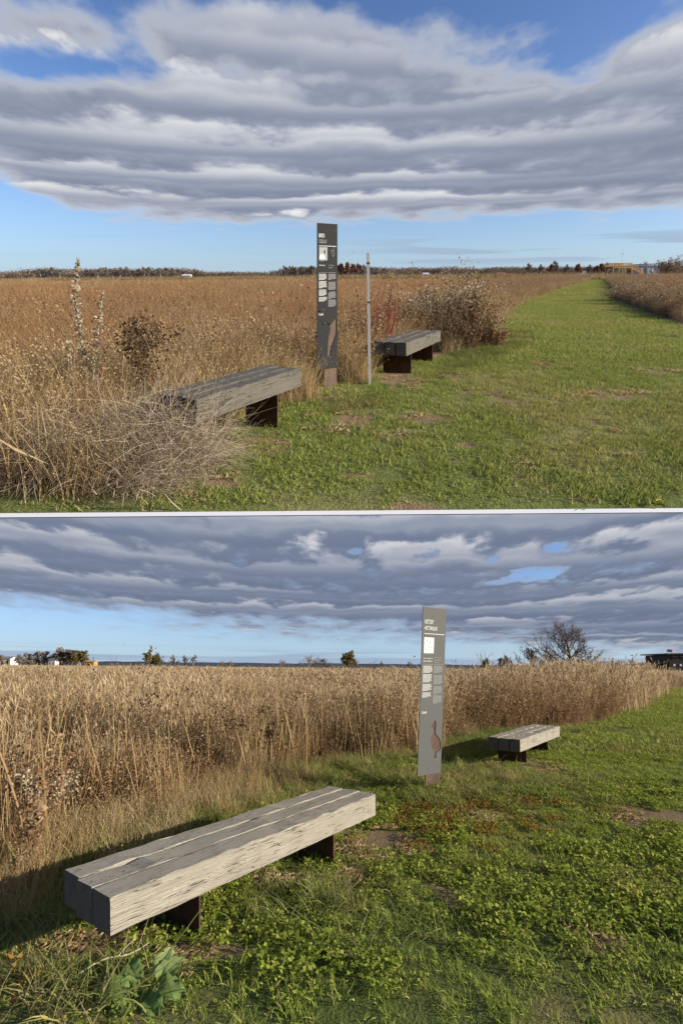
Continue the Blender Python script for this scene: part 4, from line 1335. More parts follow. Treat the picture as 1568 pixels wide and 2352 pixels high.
def in_view(rng, n, y0, y1, x_l=-.72, x_r=.72, ml=.8, mr=.8):
    """n ground points spread evenly over the strip of ground between two distances"""
    y = np.sqrt(y0 * y0 + (y1 * y1 - y0 * y0) * rng.random(n))
    x = (x_l * y - ml) + rng.random(n) * ((x_r - x_l) * y + ml + mr)
    return x, y

def dens_count(per_m2, y0, y1):
    return int(per_m2 * ((.72 * (y1 * y1 - y0 * y0)) + 1.6 * (y1 - y0)))

YF = Y0 + .085
# ---- mown path on the terrace
src = [Geo().bl(rng_(i), 46, .17, .034, .35, .0062, .45, .55, 3, UP).mesh('turf', M_lawn_u) for i in range(7)]
r = rng_(1)
x, y = in_view(r, dens_count(100, YF, 9.5), YF, 9.5, mr=.3)
k = (x > u_left(y) - .95 + .5 * (fbm(x * 2, y * 2, 31) - .5)) & ((x > u_left(y) - .05 + .25 * (fbm(x * 2, y * 2, 31) - .5)) | (r.random(len(x)) < .6)) & (x < np.minimum(u_right(y), fr_r(y)) - .05) & (r.random(len(x)) > bare_u(x, y) * 1.15)
scatter('mown_grass', 'short mown green grass of the terrace path', 'grass', UP, np.stack([x[k], y[k]], 1), (.65 + .8 * fbm(x[k] * 1.4, y[k] * 1.4, 8)) * (.8 + .4 * r.random(k.sum())), src)
src = [Geo().bl(rng_(20 + i), 110, .55, .055, .35, .013, .45, .5, 2, UP).mesh('turf', M_lawn_u) for i in range(6)]
x, y = in_view(r, dens_count(20, 9, 40), 9, 40)
k = (x > u_left(y)) & (x < u_right(y) - .1) & (r.random(len(x)) > bare_u(x, y))
scatter('mown_grass', 'short green grass on the far bend of the path', 'grass', UP, np.stack([x[k], y[k]], 1), .7 + .5 * r.random(k.sum()), src)

src = [Geo().bl(rng_(30 + i), 130, 2.2, .09, .35, .05, .45, .5, 2, UP).mesh('turf', M_lawn_u) for i in range(5)]
x, y = in_view(r, dens_count(1.5, 38, 190), 38, 190, x_l=.3)
k = (x > u_left(y) + .2) & (x < u_right(y) - .2)
scatter('mown_grass', 'short green grass where the path narrows towards the platform', 'grass', UP, np.stack([x[k], y[k]], 1), .7 + .5 * r.random(k.sum()), src)

# ---- red brown meadow
fieldA = [Geo().bl(rng_(40 + i), 80, .5, .62, .25, .0065, .32, .42, 4, UP).mesh('field', M_field) for i in range(7)]
fieldB = [Geo().bl(rng_(50 + i), 150, 1.6, .66, .22, .020, .35, .45, 3, UP).mesh('field', M_field) for i in range(6)]
fieldC = [Geo().bl(rng_(60 + i), 190, 6.0, .70, .2, .07, .4, .5, 2, UP).mesh('field', M_field) for i in range(6)]
r = rng_(2)
pts = []; sc = []
x, y = in_view(r, dens_count(11, 4.6, 20), 4.6, 20, x_r=.5); k = x < u_left(y) - .9 - .06 * y
scatter('meadow_grass', 'reddish brown meadow grass behind the benches on the terrace', 'grass', UP, np.stack([x[k], y[k]], 1), .8 + .35 * r.random(k.sum()), fieldA, clear=True)
x, y = in_view(r, dens_count(1.5, 19, 75), 19, 75, x_r=.5); k = x < u_left(y) - 1.5 - .03 * y
scatter('meadow_grass', 'wide sweep of rust red meadow grass beyond the birds sign', 'grass', UP, np.stack([x[k], y[k]], 1), .85 + .3 * r.random(k.sum()), fieldB)
x, y = in_view(r, dens_count(.10, 70, 330), 70, 330, x_r=.5); k = x < u_left(np.minimum(y, 199)) * y / np.minimum(y, 199) - 5
scatter('meadow_grass', 'far red meadow running up to the bare trees', 'grass', UP, np.stack([x[k], y[k]], 1), .85 + .3 * r.random(k.sum()), fieldC)

# ---- straw coloured grass and weeds fringing the path
def weed_clump(seed, T, h, wdt, stems, leaves, sm, lm, heads=0, hm=None, size=.5, leafL=.03):
    g = rng_(seed)
    G1 = Geo().bl(g, stems, size, h, .22, wdt, .25, .25, 4, T)
    # points along the stems for leaves
    V = G1.V[0].reshape(stems, -1, 3)
    si = g.integers(0, stems, leaves); ti = g.random(leaves) ** .7 * (V.shape[1] // 2 - 1)
    k0 = ti.astype(int) * 2; f = (ti % 1)[:, None]
    P = V[si, k0] * (1 - f) + V[si, np.minimum(k0 + 2, V.shape[1] - 1)] * f + g.normal(0, .012, (leaves, 3))
    return G1, P, V, g

def weed_mesh(seed, T, h, wdt, stems, leaves, mat, size=.5, leafL=.032, heads=0, head_r=.05, tone_l=(0, 1)):
    G1, P, V, g = weed_clump(seed, T, h, wdt, stems, leaves, None, None, size=size)
    if leaves:
        v, f, tn = quadleaves(g, P, leafL, leafL * .5, tone_l)
        G1.add(v, [f], tn)
    if heads:
        tips = V[:, -1]
        Q = tips[g.integers(0, stems, heads)] + g.normal(0, head_r, (heads, 3)) * np.array([1, 1, 1.3])
        v, f, tn = quadleaves(g, Q, leafL * .8, leafL * .6, (.4, 1))
        G1.add(v, [f], tn)
    return G1.mesh('weed', mat)

strawA = [weed_mesh(80 + i, UP, .55, .006, 60, 40, M_straw, .45, .025, 60) for i in range(6)]
brownA = [weed_mesh(90 + i, UP, .80, .007, 26, 420, M_brownleaf, .5, .045, 60) for i in range(5)]
darkA = [weed_mesh(95 + i, UP, .85, .008, 22, 420, M_dark, .5, .045, 40) for i in range(4)]
twigA = [Geo().bl(rng_(100 + i), 90, .5, .50, .3, .0050, .9, 1.1, 5, UP, taper=.5).mesh('twig', M_twig) for i in range(7)]
r = rng_(3)
# band between meadow and path
x, y = in_view(r, dens_count(26, YF + .22, 8), YF + .22, 8, x_r=.3)
d = u_left(y) - x
k = (d > .12 + .2 * r.random(len(x))) & (d < 2.6 + .12 * y) & ~((y > 6.3) & (d < .5))
k &= ~((np.abs((x + .65) * .86 - (y - 5.15) * .5) < .55) & (y > 4.2) & (y < 6.1) & (x > -1.2) & (d < .9))
hs = np.clip(.45 + .42 * d, .35, 1.15)
scatter('dry_grass', 'straw coloured dry grass round the half buried bench', 'grass', UP, np.stack([x[k], y[k]], 1), hs[k] * (.75 + .45 * r.random(k.sum())), strawA, clear=True)
x, y = in_view(r, dens_count(16, 6.5, 30), 6.5, 30, x_r=.75)
d = u_left(y) - x
k = (d > .25 + .35 * r.random(len(x))) & (d < 1.3 + .1 * y)
hs = np.clip(.45 + .5 * d, .4, 1.3)
scatter('dry_grass', 'pale dry grass fringing the bend of the path', 'grass', UP, np.stack([x[k], y[k]], 1), hs[k] * (.75 + .4 * r.random(k.sum())), strawA + strawA + brownA[:2], clear=True)
x, y = in_view(r, dens_count(4.5, 28, 140), 28, 140, x_l=.2, x_r=.75)
d = u_left(y) - x
k = (d > .4) & (d < 3 + .06 * y)
scatter('dry_grass', 'pale dry bank leading to the timber platform', 'grass', UP, np.stack([x[k], y[k]], 1), (1.0 + .35 * r.random(k.sum())), strawA + brownA[:2])
# bank on the other side of the path
x, y = in_view(r, dens_count(14, 13.8, 60), 13.8, 60, x_l=.3, x_r=.73, mr=.2)
d = x - u_right(y)
k = (d > .2 + .4 * r.random(len(x))) & (d < 9) & (x < fr_r(y) - .2)
hs = np.clip(.45 + .25 * d, .4, .95)
scatter('dry_grass', 'greyish dry weeds on the bank opposite the benches', 'grass', UP, np.stack([x[k], y[k]], 1), hs[k] * (.9 + .4 * r.random(k.sum())), strawA + brownA + twigA[:3])
x, y = in_view(r, dens_count(1.6, 55, 150), 55, 150, x_l=.4, x_r=.73)
k = (x > u_right(y) + .5) & (x < fr_r(y))
scatter('dry_grass', 'pale weeds in front of the grey hut', 'grass', UP, np.stack([x[k], y[k]], 1), 1.0 + .4 * r.random(k.sum()), strawA + brownA)
x, y = in_view(r, dens_count(3.0, 7, 45), 7, 45, x_r=.5)
k = (x < u_left(y) - 2.0) & (fbm(x * .16, y * .10, 91) + .12 * (r.random(len(x)) - .5) > .60)
scatter('meadow_weeds', 'pale and brown drifts of taller weeds across the red meadow', 'weeds', UP, np.stack([x[k], y[k]], 1), .75 + .45 * r.random(k.sum()), brownA[:3] + strawA + strawA)
# darker belts of shrubs far out in the meadow
bandC = [Geo().bl(rng_(110 + i), 160, 9.0, 1.6, .3, .12, .4, .4, 2, UP).mesh('belt', (M_brownleaf, M_straw, M_lf_olive)[i % 3]) for i in range(6)]
x, y = in_view(r, 2600, 150, 330)
n_ = fbm(x * .012, y * .03, 77)
k = ((n_ > .50) & (y > 190)) | (y > 295) | ((x > .1 * y) & (y > 150) & (n_ > .42))
k &= (x < .55 * y)
scatter('scrub_belt', 'olive brown belt of scrub crossing the far meadow', 'scrub', UP, np.stack([x[k], y[k]], 1), .75 + .5 * r.random(k.sum()), bandC)
# far forest of the terrace horizon
def far_wood(seed, T, n, L, h):
    g = rng_(seed)
    P = np.stack([(g.random(n) - .5) * L, (g.random(n) - .5) * 10, h * (.08 + .92 * g.random(n) ** .8)], 1)
    top = h * (.75 + .5 * fbm(P[:, 0] * .12 + seed * 9, np.zeros(n), seed))
    P[:, 2] *= top / h
    P[:, 2] += T['kx'] * P[:, 0]
    v, f, tn = quadleaves(g, P, 1.7, .8)
    return Geo().add(v, [f], tn).mesh('wood', M_forest)
woods = [far_wood(120 + i, UP, 900, 40, 9.0) for i in range(6)]
w_px = [-60, 0, 60, 110, 150, 200, 300, 420, 450, 560, 640, 660, 730, 850, 900, 1000, 1200, 1400, 1640]
w_rw = [627, 627, 624, 619, 622, 621, 620, 620, 625, 626, 625, 619, 617, 617, 618, 617, 616, 613, 613]
pts = []; ss = []
rr = random.Random(4)
for p in np.arange(-40, 1640, 9.0):
    y_ = rr.uniform(760, 860) if p < 870 else rr.uniform(1050, 1200)
    top = float(np.interp(p, w_px, w_rw)) + 1.0 + rr.uniform(-1.5, 2.5)
    x_, z_ = xz(UP, p, top, y_)
    pts.append((x_, y_)); ss.append(max(.8, z_ / 10.0))
scatter('distant_woods', 'long low line of distant brown woods along the terrace horizon', 'woods', UP, pts, ss, woods, 3)

# ---- reed field
def reed_mesh(seed, T, n, size, h, w, hv=.22, plume=True, broken=0.0, mat=None):
    g = rng_(seed)
    G1 = Geo().bl(g, n, size, h, hv, w, .13, .10, 4, T, lean_dir=(.07, .02), taper=.45)
    V = G1.V[0].reshape(n, -1, 3)
    if plume:
        tip = V[:, -1]; m = n
        Lp = h * (.07 + .12 * g.random(m)); a = g.normal(.45, .3, m); b = g.normal(0, .25, m)
        d = np.stack([np.sin(a), b, np.cos(a) * .9 + .1], 1)
        e = tip + d * Lp[:, None]; mid = tip + d * Lp[:, None] * .45 + np.array([0, 0, .012])
        ph = g.random(m) * np.pi; s = np.stack([np.cos(ph), np.sin(ph), np.zeros(m)], 1) * (w * .95)
        Vp = np.stack([tip - d * .05, mid + s, e, mid - s], 1).reshape(-1, 3)
        bb = (np.arange(m) * 4)[:, None]
        G1.add(Vp, [bb + np.array([[0, 1, 2, 3]])], np.repeat(.45 + .55 * g.random(m), 4))
    # long leaves from the stems
    m = int(n * .6)
    si = g.integers(0, n, m); lev = g.integers(1, 4, m)
    P0 = V[si, lev * 2]
    a = g.random(m) * 2 * np.pi
    dirv = np.stack([np.cos(a) * .7 + .35, np.sin(a) * .7, g.uniform(.3, 1.1, m)], 1)
    Ll = h * (.18 + .2 * g.random(m))
    E = P0 + dirv * Ll[:, None]; E[:, 2] -= Ll * .15
    M_ = P0 + dirv * Ll[:, None] * .5 + np.array([0, 0, .02])
    s = np.stack([-np.sin(a), np.cos(a), np.zeros(m)], 1) * (w * .8)
    Vl = np.stack([P0, M_ + s, E, M_ - s], 1).reshape(-1, 3)
    bb = (np.arange(m) * 4)[:, None]
    G1.add(Vl, [bb + np.array([[0, 1, 2, 3]])], np.repeat(g.random(m), 4))
    return G1.mesh('reed', mat or M_reed)
reedA = [reed_mesh(200 + i, LO, 50, .6, .82, .0080) for i in range(7)]
reedB = [reed_mesh(210 + i, LO, 110, 1.8, .86, .018) for i in range(6)]
reedC = [reed_mesh(220 + i, LO, 150, 6.0, .88, .06) for i in range(6)]
r = rng_(4)
x, y = in_view(r, dens_count(8.5, 4.4, 20), 4.4, 20, ml=2)
d = l_left(y) - x
k = d > .85 + .3 * r.random(len(x))
tall = 1 + .55 * np.clip((x - 1.0) / 3.5, 0, 1) * np.clip((19 - y) / 8, 0, 1)
scatter('reeds', 'tall golden reeds standing behind the long silvered bench', 'reeds', LO, np.stack([x[k], y[k]], 1), (tall * np.clip(.62 + .10 * d + .35 * np.clip((x - .5) / 2.5, 0, 1), .6, 1.0))[k] * (.55 + .75 * fbm(x[k] * .55, y[k] * .55, 97)) * (.85 + .3 * r.random(k.sum())), reedA)
x, y = in_view(r, dens_count(1.35, 19, 75), 19, 75)
k = x < l_left(np.minimum(y, 70)) - .8
tall = 1 + .50 * np.clip((x / y - .25) / .2, 0, 1) * np.clip((60 - y) / 30, 0, 1)
scatter('reeds', 'broad golden reed field stretching away behind the history sign', 'reeds', LO, np.stack([x[k], y[k]], 1), (tall[k]) * (.66 + .66 * fbm(x[k] * .3, y[k] * .22, 98)) * (.88 + .26 * r.random(k.sum())), reedB)
x, y = in_view(r, dens_count(.11, 70, 330), 70, 330)
scatter('reeds', 'far brown reeds reaching to the bushes on the horizon', 'reeds', LO, np.stack([x, y], 1), .9 + .25 * r.random(len(x)), reedC)
# reed bank beyond the lawn end
x, y = in_view(r, dens_count(3.0, 40, 85), 40, 85, x_l=.5, x_r=.8)
k = (x > l_left(np.minimum(y, 70)) - 3)  & (y > 46)
scatter('reeds', 'short pale reeds in front of the black building', 'reeds', LO, np.stack([x[k], y[k]], 1), .9 + .3 * r.random(k.sum()), reedA + strawA[:1])

# weeds in front of the reeds
l_brown = [weed_mesh(300 + i, LO, .85, .007, 22, 520, M_brownleaf, .5, .042, 60) for i in range(5)]
l_dark = [weed_mesh(310 + i, LO, .90, .008, 20, 520, M_dark, .5, .042, 80, .04) for i in range(5)]
l_straw = [weed_mesh(320 + i, LO, .60, .006, 55, 40, M_straw, .45, .025, 40) for i in range(5)]
l_stalk = [Geo().bl(rng_(330 + i), 18, .5, .78, .35, .0085, .10, .06, 3, LO, taper=.2).mesh('stalk', M_straw) for i in range(4)]
r = rng_(5)
x, y = in_view(r, dens_count(19, 3.6, 20), 3.6, 20, ml=2, x_r=.8)
d = l_left(y) - x
k = (d > .10 + .35 * r.random(len(x))) & (d < 1.3 + .05 * y)
pick = fbm(x * .7, y * .7, 55)
hs = np.clip(.48 + .22 * d + .35 * np.clip((x - .8) / 3, 0, 1), .42, 1.2)
for nm, lab, sel, ss_ in (('dead_weeds', 'brown leafy dead weeds along the foot of the reeds', pick > .56, l_brown), ('dead_weeds', 'dark dead weeds and stalks mixed along the reed edge', (pick <= .56) & (pick > .38), l_dark + l_brown[:2]), ('dry_grass', 'straw dry grass at the foot of the reeds', pick <= .38, l_straw)):
    q_ = k & sel
    scatter(nm, lab, 'weeds' if nm == 'dead_weeds' else 'grass', LO, np.stack([x[q_], y[q_]], 1), hs[q_] * (.75 + .4 * r.random(q_.sum())), ss_)
x, y = in_view(r, dens_count(7, 3.6, 9.5), 3.6, 9.5, ml=2, x_r=.1)
d = l_left(y) - x
k = (d > .15) & (d < 1.9)
scatter('broken_stalks', 'pale broken reed stalks standing along the reed edge', 'stalks', LO, np.stack([x[k], y[k]], 1), .7 + .6 * r.random(k.sum()), l_stalk)

x, y = in_view(r, dens_count(2.2, 7, 45), 7, 45, x_r=.7)
d = l_left(y) - x
k = (d > 1.0) & (fbm(x * .22, y * .14, 95) + .14 * (r.random(len(x)) - .5) > .60 - .05 * np.exp(-(d - 1) / 2.5))
scatter('reed_weeds', 'dark weeds with dead seed heads standing here and there in the reeds', 'weeds', LO, np.stack([x[k], y[k]], 1), .95 + .45 * r.random(k.sum()), l_dark + l_brown)

# ---- long grass fringe and lawn
longA = [Geo().bl(rng_(340 + i), 70, .32, .17, .35, .0065, .5, .9, 4, LO).mesh('tuft', M_longgreen) for i in range(6)]
longU = [Geo().bl(rng_(350 + i), 70, .30, .12, .35, .0060, .5, .9, 4, UP).mesh('tuft', M_longgreen) for i in range(5)]
r = rng_(6)
x, y = in_view(r, dens_count(40, 2.2, 13), 2.2, 13, ml=1.5)
d = x - l_left(y)
near_bench = ((x > -1.9) & (x < 1.0) & (y < 6.2))
edge = np.clip(1.2 - d / (1.0 + .05 * y), 0, 1)
bx_ = np.abs((x + .55) * .82 - (y - 3.6) * .57)            # distance from the long bench's line
tuft = np.exp(-((x - .0) ** 2 / .16 + (y - 3.35) ** 2 / .10)) + np.exp(-((x + .15) ** 2 / .10 + (y - 2.95) ** 2 / .06)) + np.exp(-((x + 1.5) ** 2 / .10 + (y - 2.25) ** 2 / .05)) + np.exp(-((x - 1.3) ** 2 / 1.2 + (y - 6.7) ** 2 / .5)) + .6 * np.exp(-((x - 2.3) ** 2 / .8 + (y - 7.3) ** 2 / .3))
p = np.maximum(edge, np.clip(tuft, 0, 1)) * (1 - .9 * np.clip(bare_l(x, y) * 1.4, 0, 1))
k = (d > -.5) & (r.random(len(x)) < p)
scatter('long_grass', 'long yellow green grass between the lawn and the reeds', 'grass', LO, np.stack([x[k], y[k]], 1), (.5 + .7 * fbm(x[k] * 2, y[k] * 2, 44)) * (.8 + .5 * r.random(k.sum())), longA)
x, y = in_view(r, dens_count(40, YF + .1, 14), YF + .1, 14)
d = x - u_left(y)
k = (d > -.45) & (d < .10 + .045 * y + .3 * fbm(x * 1.5, y * 1.5, 61)) & (r.random(len(x)) > bare_u(x, y))
scatter('long_grass', 'longer green and straw grass along the edge of the path', 'grass', UP, np.stack([x[k], y[k]], 1), (.4 + .6 * fbm(x[k] * 2, y[k] * 2, 45)) * (.8 + .5 * r.random(k.sum())), longU, clear=True)

x, y = in_view(r, dens_count(26, 2.3, 7), 2.3, 7, ml=1.5, x_r=-.1)
d = x - l_left(y)
k = (d > -.4) & (d < .75) & (r.random(len(x)) < .8 - .7 * np.clip(d, 0, 1))
scatter('dry_grass', 'bleached dry grass creeping out from the reeds behind the long bench', 'grass', LO, np.stack([x[k], y[k]], 1), .32 + .3 * r.random(k.sum()), l_straw)
turfL = [Geo().bl(rng_(360 + i), 42, .16, .045, .4, .0058, .5, .7, 3, LO).mesh('turf', M_lawn_l) for i in range(7)]
def clover(seed, n, size, hmin, hmax, L, T):
    g = rng_(seed)
    bx = (g.random(n) - .5) * size; by = (g.random(n) - .5) * size
    P = np.stack([bx, by, gz(T, bx, by) + H + g.uniform(hmin, hmax, n)], 1)
    P3 = np.repeat(P, 3, 0)
    v, f, tn = quadleaves(g, P3, L, L * .85, flat=.55)
    return Geo().add(v, [f], tn).mesh('clover', M_clover)
cloL = [clover(370 + i, 26, .15, .012, .05, .017, LO) for i in range(7)]
rustL = [clover(380 + i, 26, .2, .01, .05, .02, LO) for i in range(4)]
for me in rustL: me.materials.clear(); me.materials.append(M_rust_leaf)
x, y = in_view(r, dens_count(105, 2.12, 9.5), 2.12, 9.5)
rust_p = np.exp(-((x - 1.05) ** 2 / .35 + (y - 5.2) ** 2 / .35)) + .8 * np.exp(-((x - 1.7) ** 2 / .4 + (y - 5.9) ** 2 / .3))
ok = (x > l_left(y)) & (r.random(len(x)) > bare_l(x, y) * 1.2)
cp = np.clip((fbm(x * .9, y * .9, 71) - .5) * 4.2 + .45 + .2 * (x > -.3), .05, .92) * np.clip(1.35 - y * .07, .45, 1)
u_ = r.random(len(x)); u2 = r.random(len(x))
isr = u2 < rust_p * .75
hsc = (.35 + 1.25 * fbm(x * 1.9, y * 1.9, 72))
k = ok & isr
scatter('ground_leaves', 'rusty orange patch of low dead leaves beside the long silvered bench', 'leaves', LO, np.stack([x[k], y[k]], 1), .8 + .4 * r.random(k.sum()), rustL)
k = ok & ~isr & (u_ < cp)
scatter('clover', 'low green clover carpet on the lower lawn', 'clover', LO, np.stack([x[k], y[k]], 1), hsc[k] * (.55 + .9 * r.random(k.sum())), cloL)
k = ok & ~isr & ((u_ >= cp) | (r.random(len(x)) < .35))
scatter('lawn_grass', 'short green grass of the lower lawn', 'grass', LO, np.stack([x[k], y[k]], 1), hsc[k] * (.8 + .4 * r.random(k.sum())), turfL)
turfL2 = [Geo().bl(rng_(390 + i), 110, .6, .07, .4, .015, .5, .6, 2, LO).mesh('turf', M_lawn_l) for i in range(5)]
x, y = in_view(r, dens_count(10, 9, 62), 9, 62, x_r=.8)
k = (x > l_left(y)) & (r.random(len(x)) > bare_l(x, y))
scatter('lawn_grass', 'green grass where the lower lawn runs off between the reeds', 'grass', LO, np.stack([x[k], y[k]], 1), .7 + .5 * r.random(k.sum()), turfL2)

# straw litter lying on the bare spots
def litter(seed, T, n, size, L, w, mat):
    g = rng_(seed)
    bx = (g.random(n) - .5) * size; by = (g.random(n) - .5) * size
    a = g.random(n) * np.pi
    dx, dy = np.cos(a) * L * (.4 + .8 * g.random(n)) / 2, np.sin(a) * L * (.4 + .8 * g.random(n)) / 2
    z = g.uniform(.004, .02, n); s = w / 2
    px, py = -np.sin(a) * s, np.cos(a) * s
    def pt(x, y, dz): return np.stack([x, y, gz(T, x, y) + H + z + dz], 1)
    V = np.stack([pt(bx - dx - px, by - dy - py, 0), pt(bx - dx + px, by - dy + py, .001), pt(bx + dx + px, by + dy + py, g.uniform(0, .02, n)), pt(bx + dx - px, by + dy - py, .0)], 1).reshape(-1, 3)
    b = (np.arange(n) * 4)[:, None]
    return Geo().add(V, [b + np.array([[0, 1, 2, 3]])], np.repeat(g.random(n), 4)).mesh('litter', mat)
for T, bare, lab, yy, M_ in ((LO, bare_l, 'dry straw litter on the bare earth under the silvered benches', (2.1, 10.5), M_straw), (UP, bare_u, 'dry straw litter on the worn spots of the path', (YF, 10), M_straw)):
    src = [litter(400 + i, T, 60, .22, .05, .0024, M_) for i in range(5)]
    x, y = in_view(r, dens_count(60, *yy), *yy)
    k = (r.random(len(x)) < np.clip(bare(x, y) * (.55 if T is LO else .28), 0, 1)) & (y > yy[0] + .1) & ((x > (l_left(y) if T is LO else u_left(y)) - .3))
    scatter('straw_litter', lab, 'straw', T, np.stack([x[k], y[k]], 1), .7 + .6 * r.random(k.sum()), src)
# ------------------------------------------------------------------ single plants one can pick out
def geo_obj(name, g, mat, parent):
    return tag(link(bpy.data.objects.new(name, g.mesh(name, mat)), parent), kind='stuff')

def weed_plant(T, name, label, cat, x, y, h, stems, size, leaves, leafL, sm, lm, heads, hm, seed, head_r=.05, lean=.25, curl=.2, group=None, headL=None, w=.008, lo_=0.15):
    g = rng_(seed)
    root = thing(name, label, cat, G(T, x, y), group)
    G1 = Geo().bl(g, stems, size, h, .16, w, lean, curl, 5, T, taper=.6, round_=True)
    V = G1.V[0].reshape(stems, -1, 3)
    geo_obj('stems', G1, sm, root)
    if leaves:
        si = g.integers(0, stems, leaves); ti = (lo_ + (1 - lo_) * g.random(leaves)) * (V.shape[1] // 2 - .001)
        k0 = ti.astype(int) * 2; f = (ti % 1)[:, None]
        P = V[si, k0] * (1 - f) + V[si, np.minimum(k0 + 2, V.shape[1] - 1)] * f + g.normal(0, .025, (leaves, 3))
        v, f_, tn = quadleaves(g, P, leafL, leafL * .5)
        geo_obj('leaves', Geo().add(v, [f_], tn), lm, root)
    if heads:
        tips = V[:, -1]
        Q = tips[g.integers(0, stems, heads)]
        Q = Q + g.normal(0, 1, (heads, 3)) * np.array([head_r, head_r, head_r * 1.2])
        hl = headL or leafL
        v, f_, tn = quadleaves(g, Q, hl, hl * .8)
        geo_obj('seed_heads', Geo().add(v, [f_], tn), hm, root)
    return root

def tangle(g, n, R_, h, w, T, ymin, segs=6, L=.42):
    """kinked dry stems wandering through a low mound"""
    a = g.random(n) * 2 * np.pi; rr_ = np.sqrt(g.random(n)) * R_
    x = rr_ * np.cos(a); y = rr_ * np.sin(a)
    z = h * np.sqrt(np.clip(1 - (rr_ / R_) ** 2 * .75, 0, 1)) * g.random(n) ** .8
    d = g.normal(0, 1, (n, 3)); d[:, 2] = np.abs(d[:, 2]) * .55 - .15
    d[:, 0] += .35
    d /= np.linalg.norm(d, axis=1)[:, None]
    sd = g.normal(0, 1, (n, 3)); sd /= np.linalg.norm(sd, axis=1)[:, None]
    sl = (L * (.5 + .9 * g.random(n)) / segs)[:, None]
    p = np.stack([x, y, z], 1); rows = []
    ww = (w * (.6 + .8 * g.random(n)))[:, None]
    bend = g.normal(0, .22, (n, 3))
    for i in range(segs + 1):
        k = ww * (1 - .6 * i / segs) / 2
        rows.append(np.stack([p - sd * k, p + sd * k], 1))
        d = d + bend + g.normal(0, .16, (n, 3)); d[:, 2] -= .05
        d /= np.linalg.norm(d, axis=1)[:, None]
        p = p + d * sl
    V = np.concatenate(rows, 1).reshape(-1, 3)
    V[:, 2] = np.maximum(V[:, 2], .005)
    V[:, 1] = np.maximum(V[:, 1], ymin + .02 * g.random(len(V)))
    V[:, 2] += T['k'] * V[:, 1] + T['kx'] * V[:, 0]
    nv = 2 * (segs + 1)
    b = (np.arange(n) * nv)[:, None]
    F_ = np.concatenate([b + np.array([[2 * i, 2 * i + 1, 2 * i + 3, 2 * i + 2]]) for i in range(segs)])
    return Geo().add(V, [F_], np.repeat(g.random(n), nv))

# tangles of dry stems in front of the half buried bench
r = random.Random(9)
for i, (px, row, h, sz) in enumerate(((30, 1090, .50, .6), (130, 1010, .55, .6), (50, 985, .6, .6), (215, 1060, .46, .6), (310, 1010, .50, .55), (385, 985, .46, .5), (150, 1105, .5, .4), (265, 1110, .42, .36),
        (70, 1105, .55, .4), (400, 1085, .66, .5), (345, 1080, .64, .5), (415, 1095, .46, .36), (300, 1070, .62, .5), (425, 1070, .5, .4), (370, 1100, .5, .45), (250, 950, .5, .6), (452, 1040, .32, .3), (460, 1070, .24, .3), (350, 1125, .26, .3), (10, 1040, .6, .6))):
    x, y = at(UP, px, row)
    g = rng_(500 + i)
    root = thing('dead_weed', 'tangle of dry tan weed stems heaped against the half buried bench', 'weed', G(UP, x, y), 'tangled dry weeds by the half buried bench')
    geo_obj('stems', Geo().bl(g, 60, sz, h * .9, .25, .0036, .45, .8, 6, UP, taper=.3, round_=True, ymin=Y0 + .01 - y), M_straw, root)
    geo_obj('side_stems', tangle(g, 430 if row < 1110 else 560, sz * .8, h * 1.0, .0036 if row < 1110 else .0027, UP, Y0 + .01 - y, 6, .42 if row < 1110 else .34), M_twig, root)
# tall seed stalk
x, y = -2.62, 4.9
root = thing('seed_stalk', 'tall pale seed stalk with two spikes, rising above the red meadow', 'plant', G(UP, x, y))
_, ztop = xz(UP, 178, 597, y)
def spike(name, pts, hz0, n, seed, rad):
    g = rng_(seed)
    mb = MB(); mb.tube(pts, [.009 - .005 * i / (len(pts) - 1) for i in range(len(pts))], 5, .6)
    st = mb.build('stem', M_seed, root)
    P = []
    for j in range(n):
        f = g.random() ** .9
        zz = hz0 + (pts[-1][2] - hz0) * f
        k = max(0, min(len(pts) - 2, next((q for q in range(len(pts) - 1) if pts[q + 1][2] >= zz), len(pts) - 2)))
        t_ = (zz - pts[k][2]) / (pts[k + 1][2] - pts[k][2])
        c = [pts[k][d] + (pts[k + 1][d] - pts[k][d]) * t_ for d in range(3)]
        clump = .6 + .4 * math.sin(zz * 42)
        rr = rad * (1.15 - .6 * f) * clump
        a = g.random() * 6.28
        P.append((c[0] + math.cos(a) * rr * g.random(), c[1] + math.sin(a) * rr * g.random(), zz))
    v, f_, tn = quadleaves(g, np.array(P), .035, .018)
    o = geo_obj('seed_spike', Geo().add(v, [f_], tn), M_seed, root)
spike('a', [(.12, 0, 0), (.10, 0, .5), (.03, 0, 1.0), (-.03, 0, 1.4), (.0, 0, ztop)], .55, 520, 1, .05)
spike('b', [(.11, .01, .3), (.16, .01, .8), (.20, .01, 1.15), (.24, .01, ztop - .33)], .7, 200, 2, .035)
spike('c', [(.05, -.03, .0), (-.03, -.03, .5), (-.08, -.03, .95)], .4, 140, 3, .05)

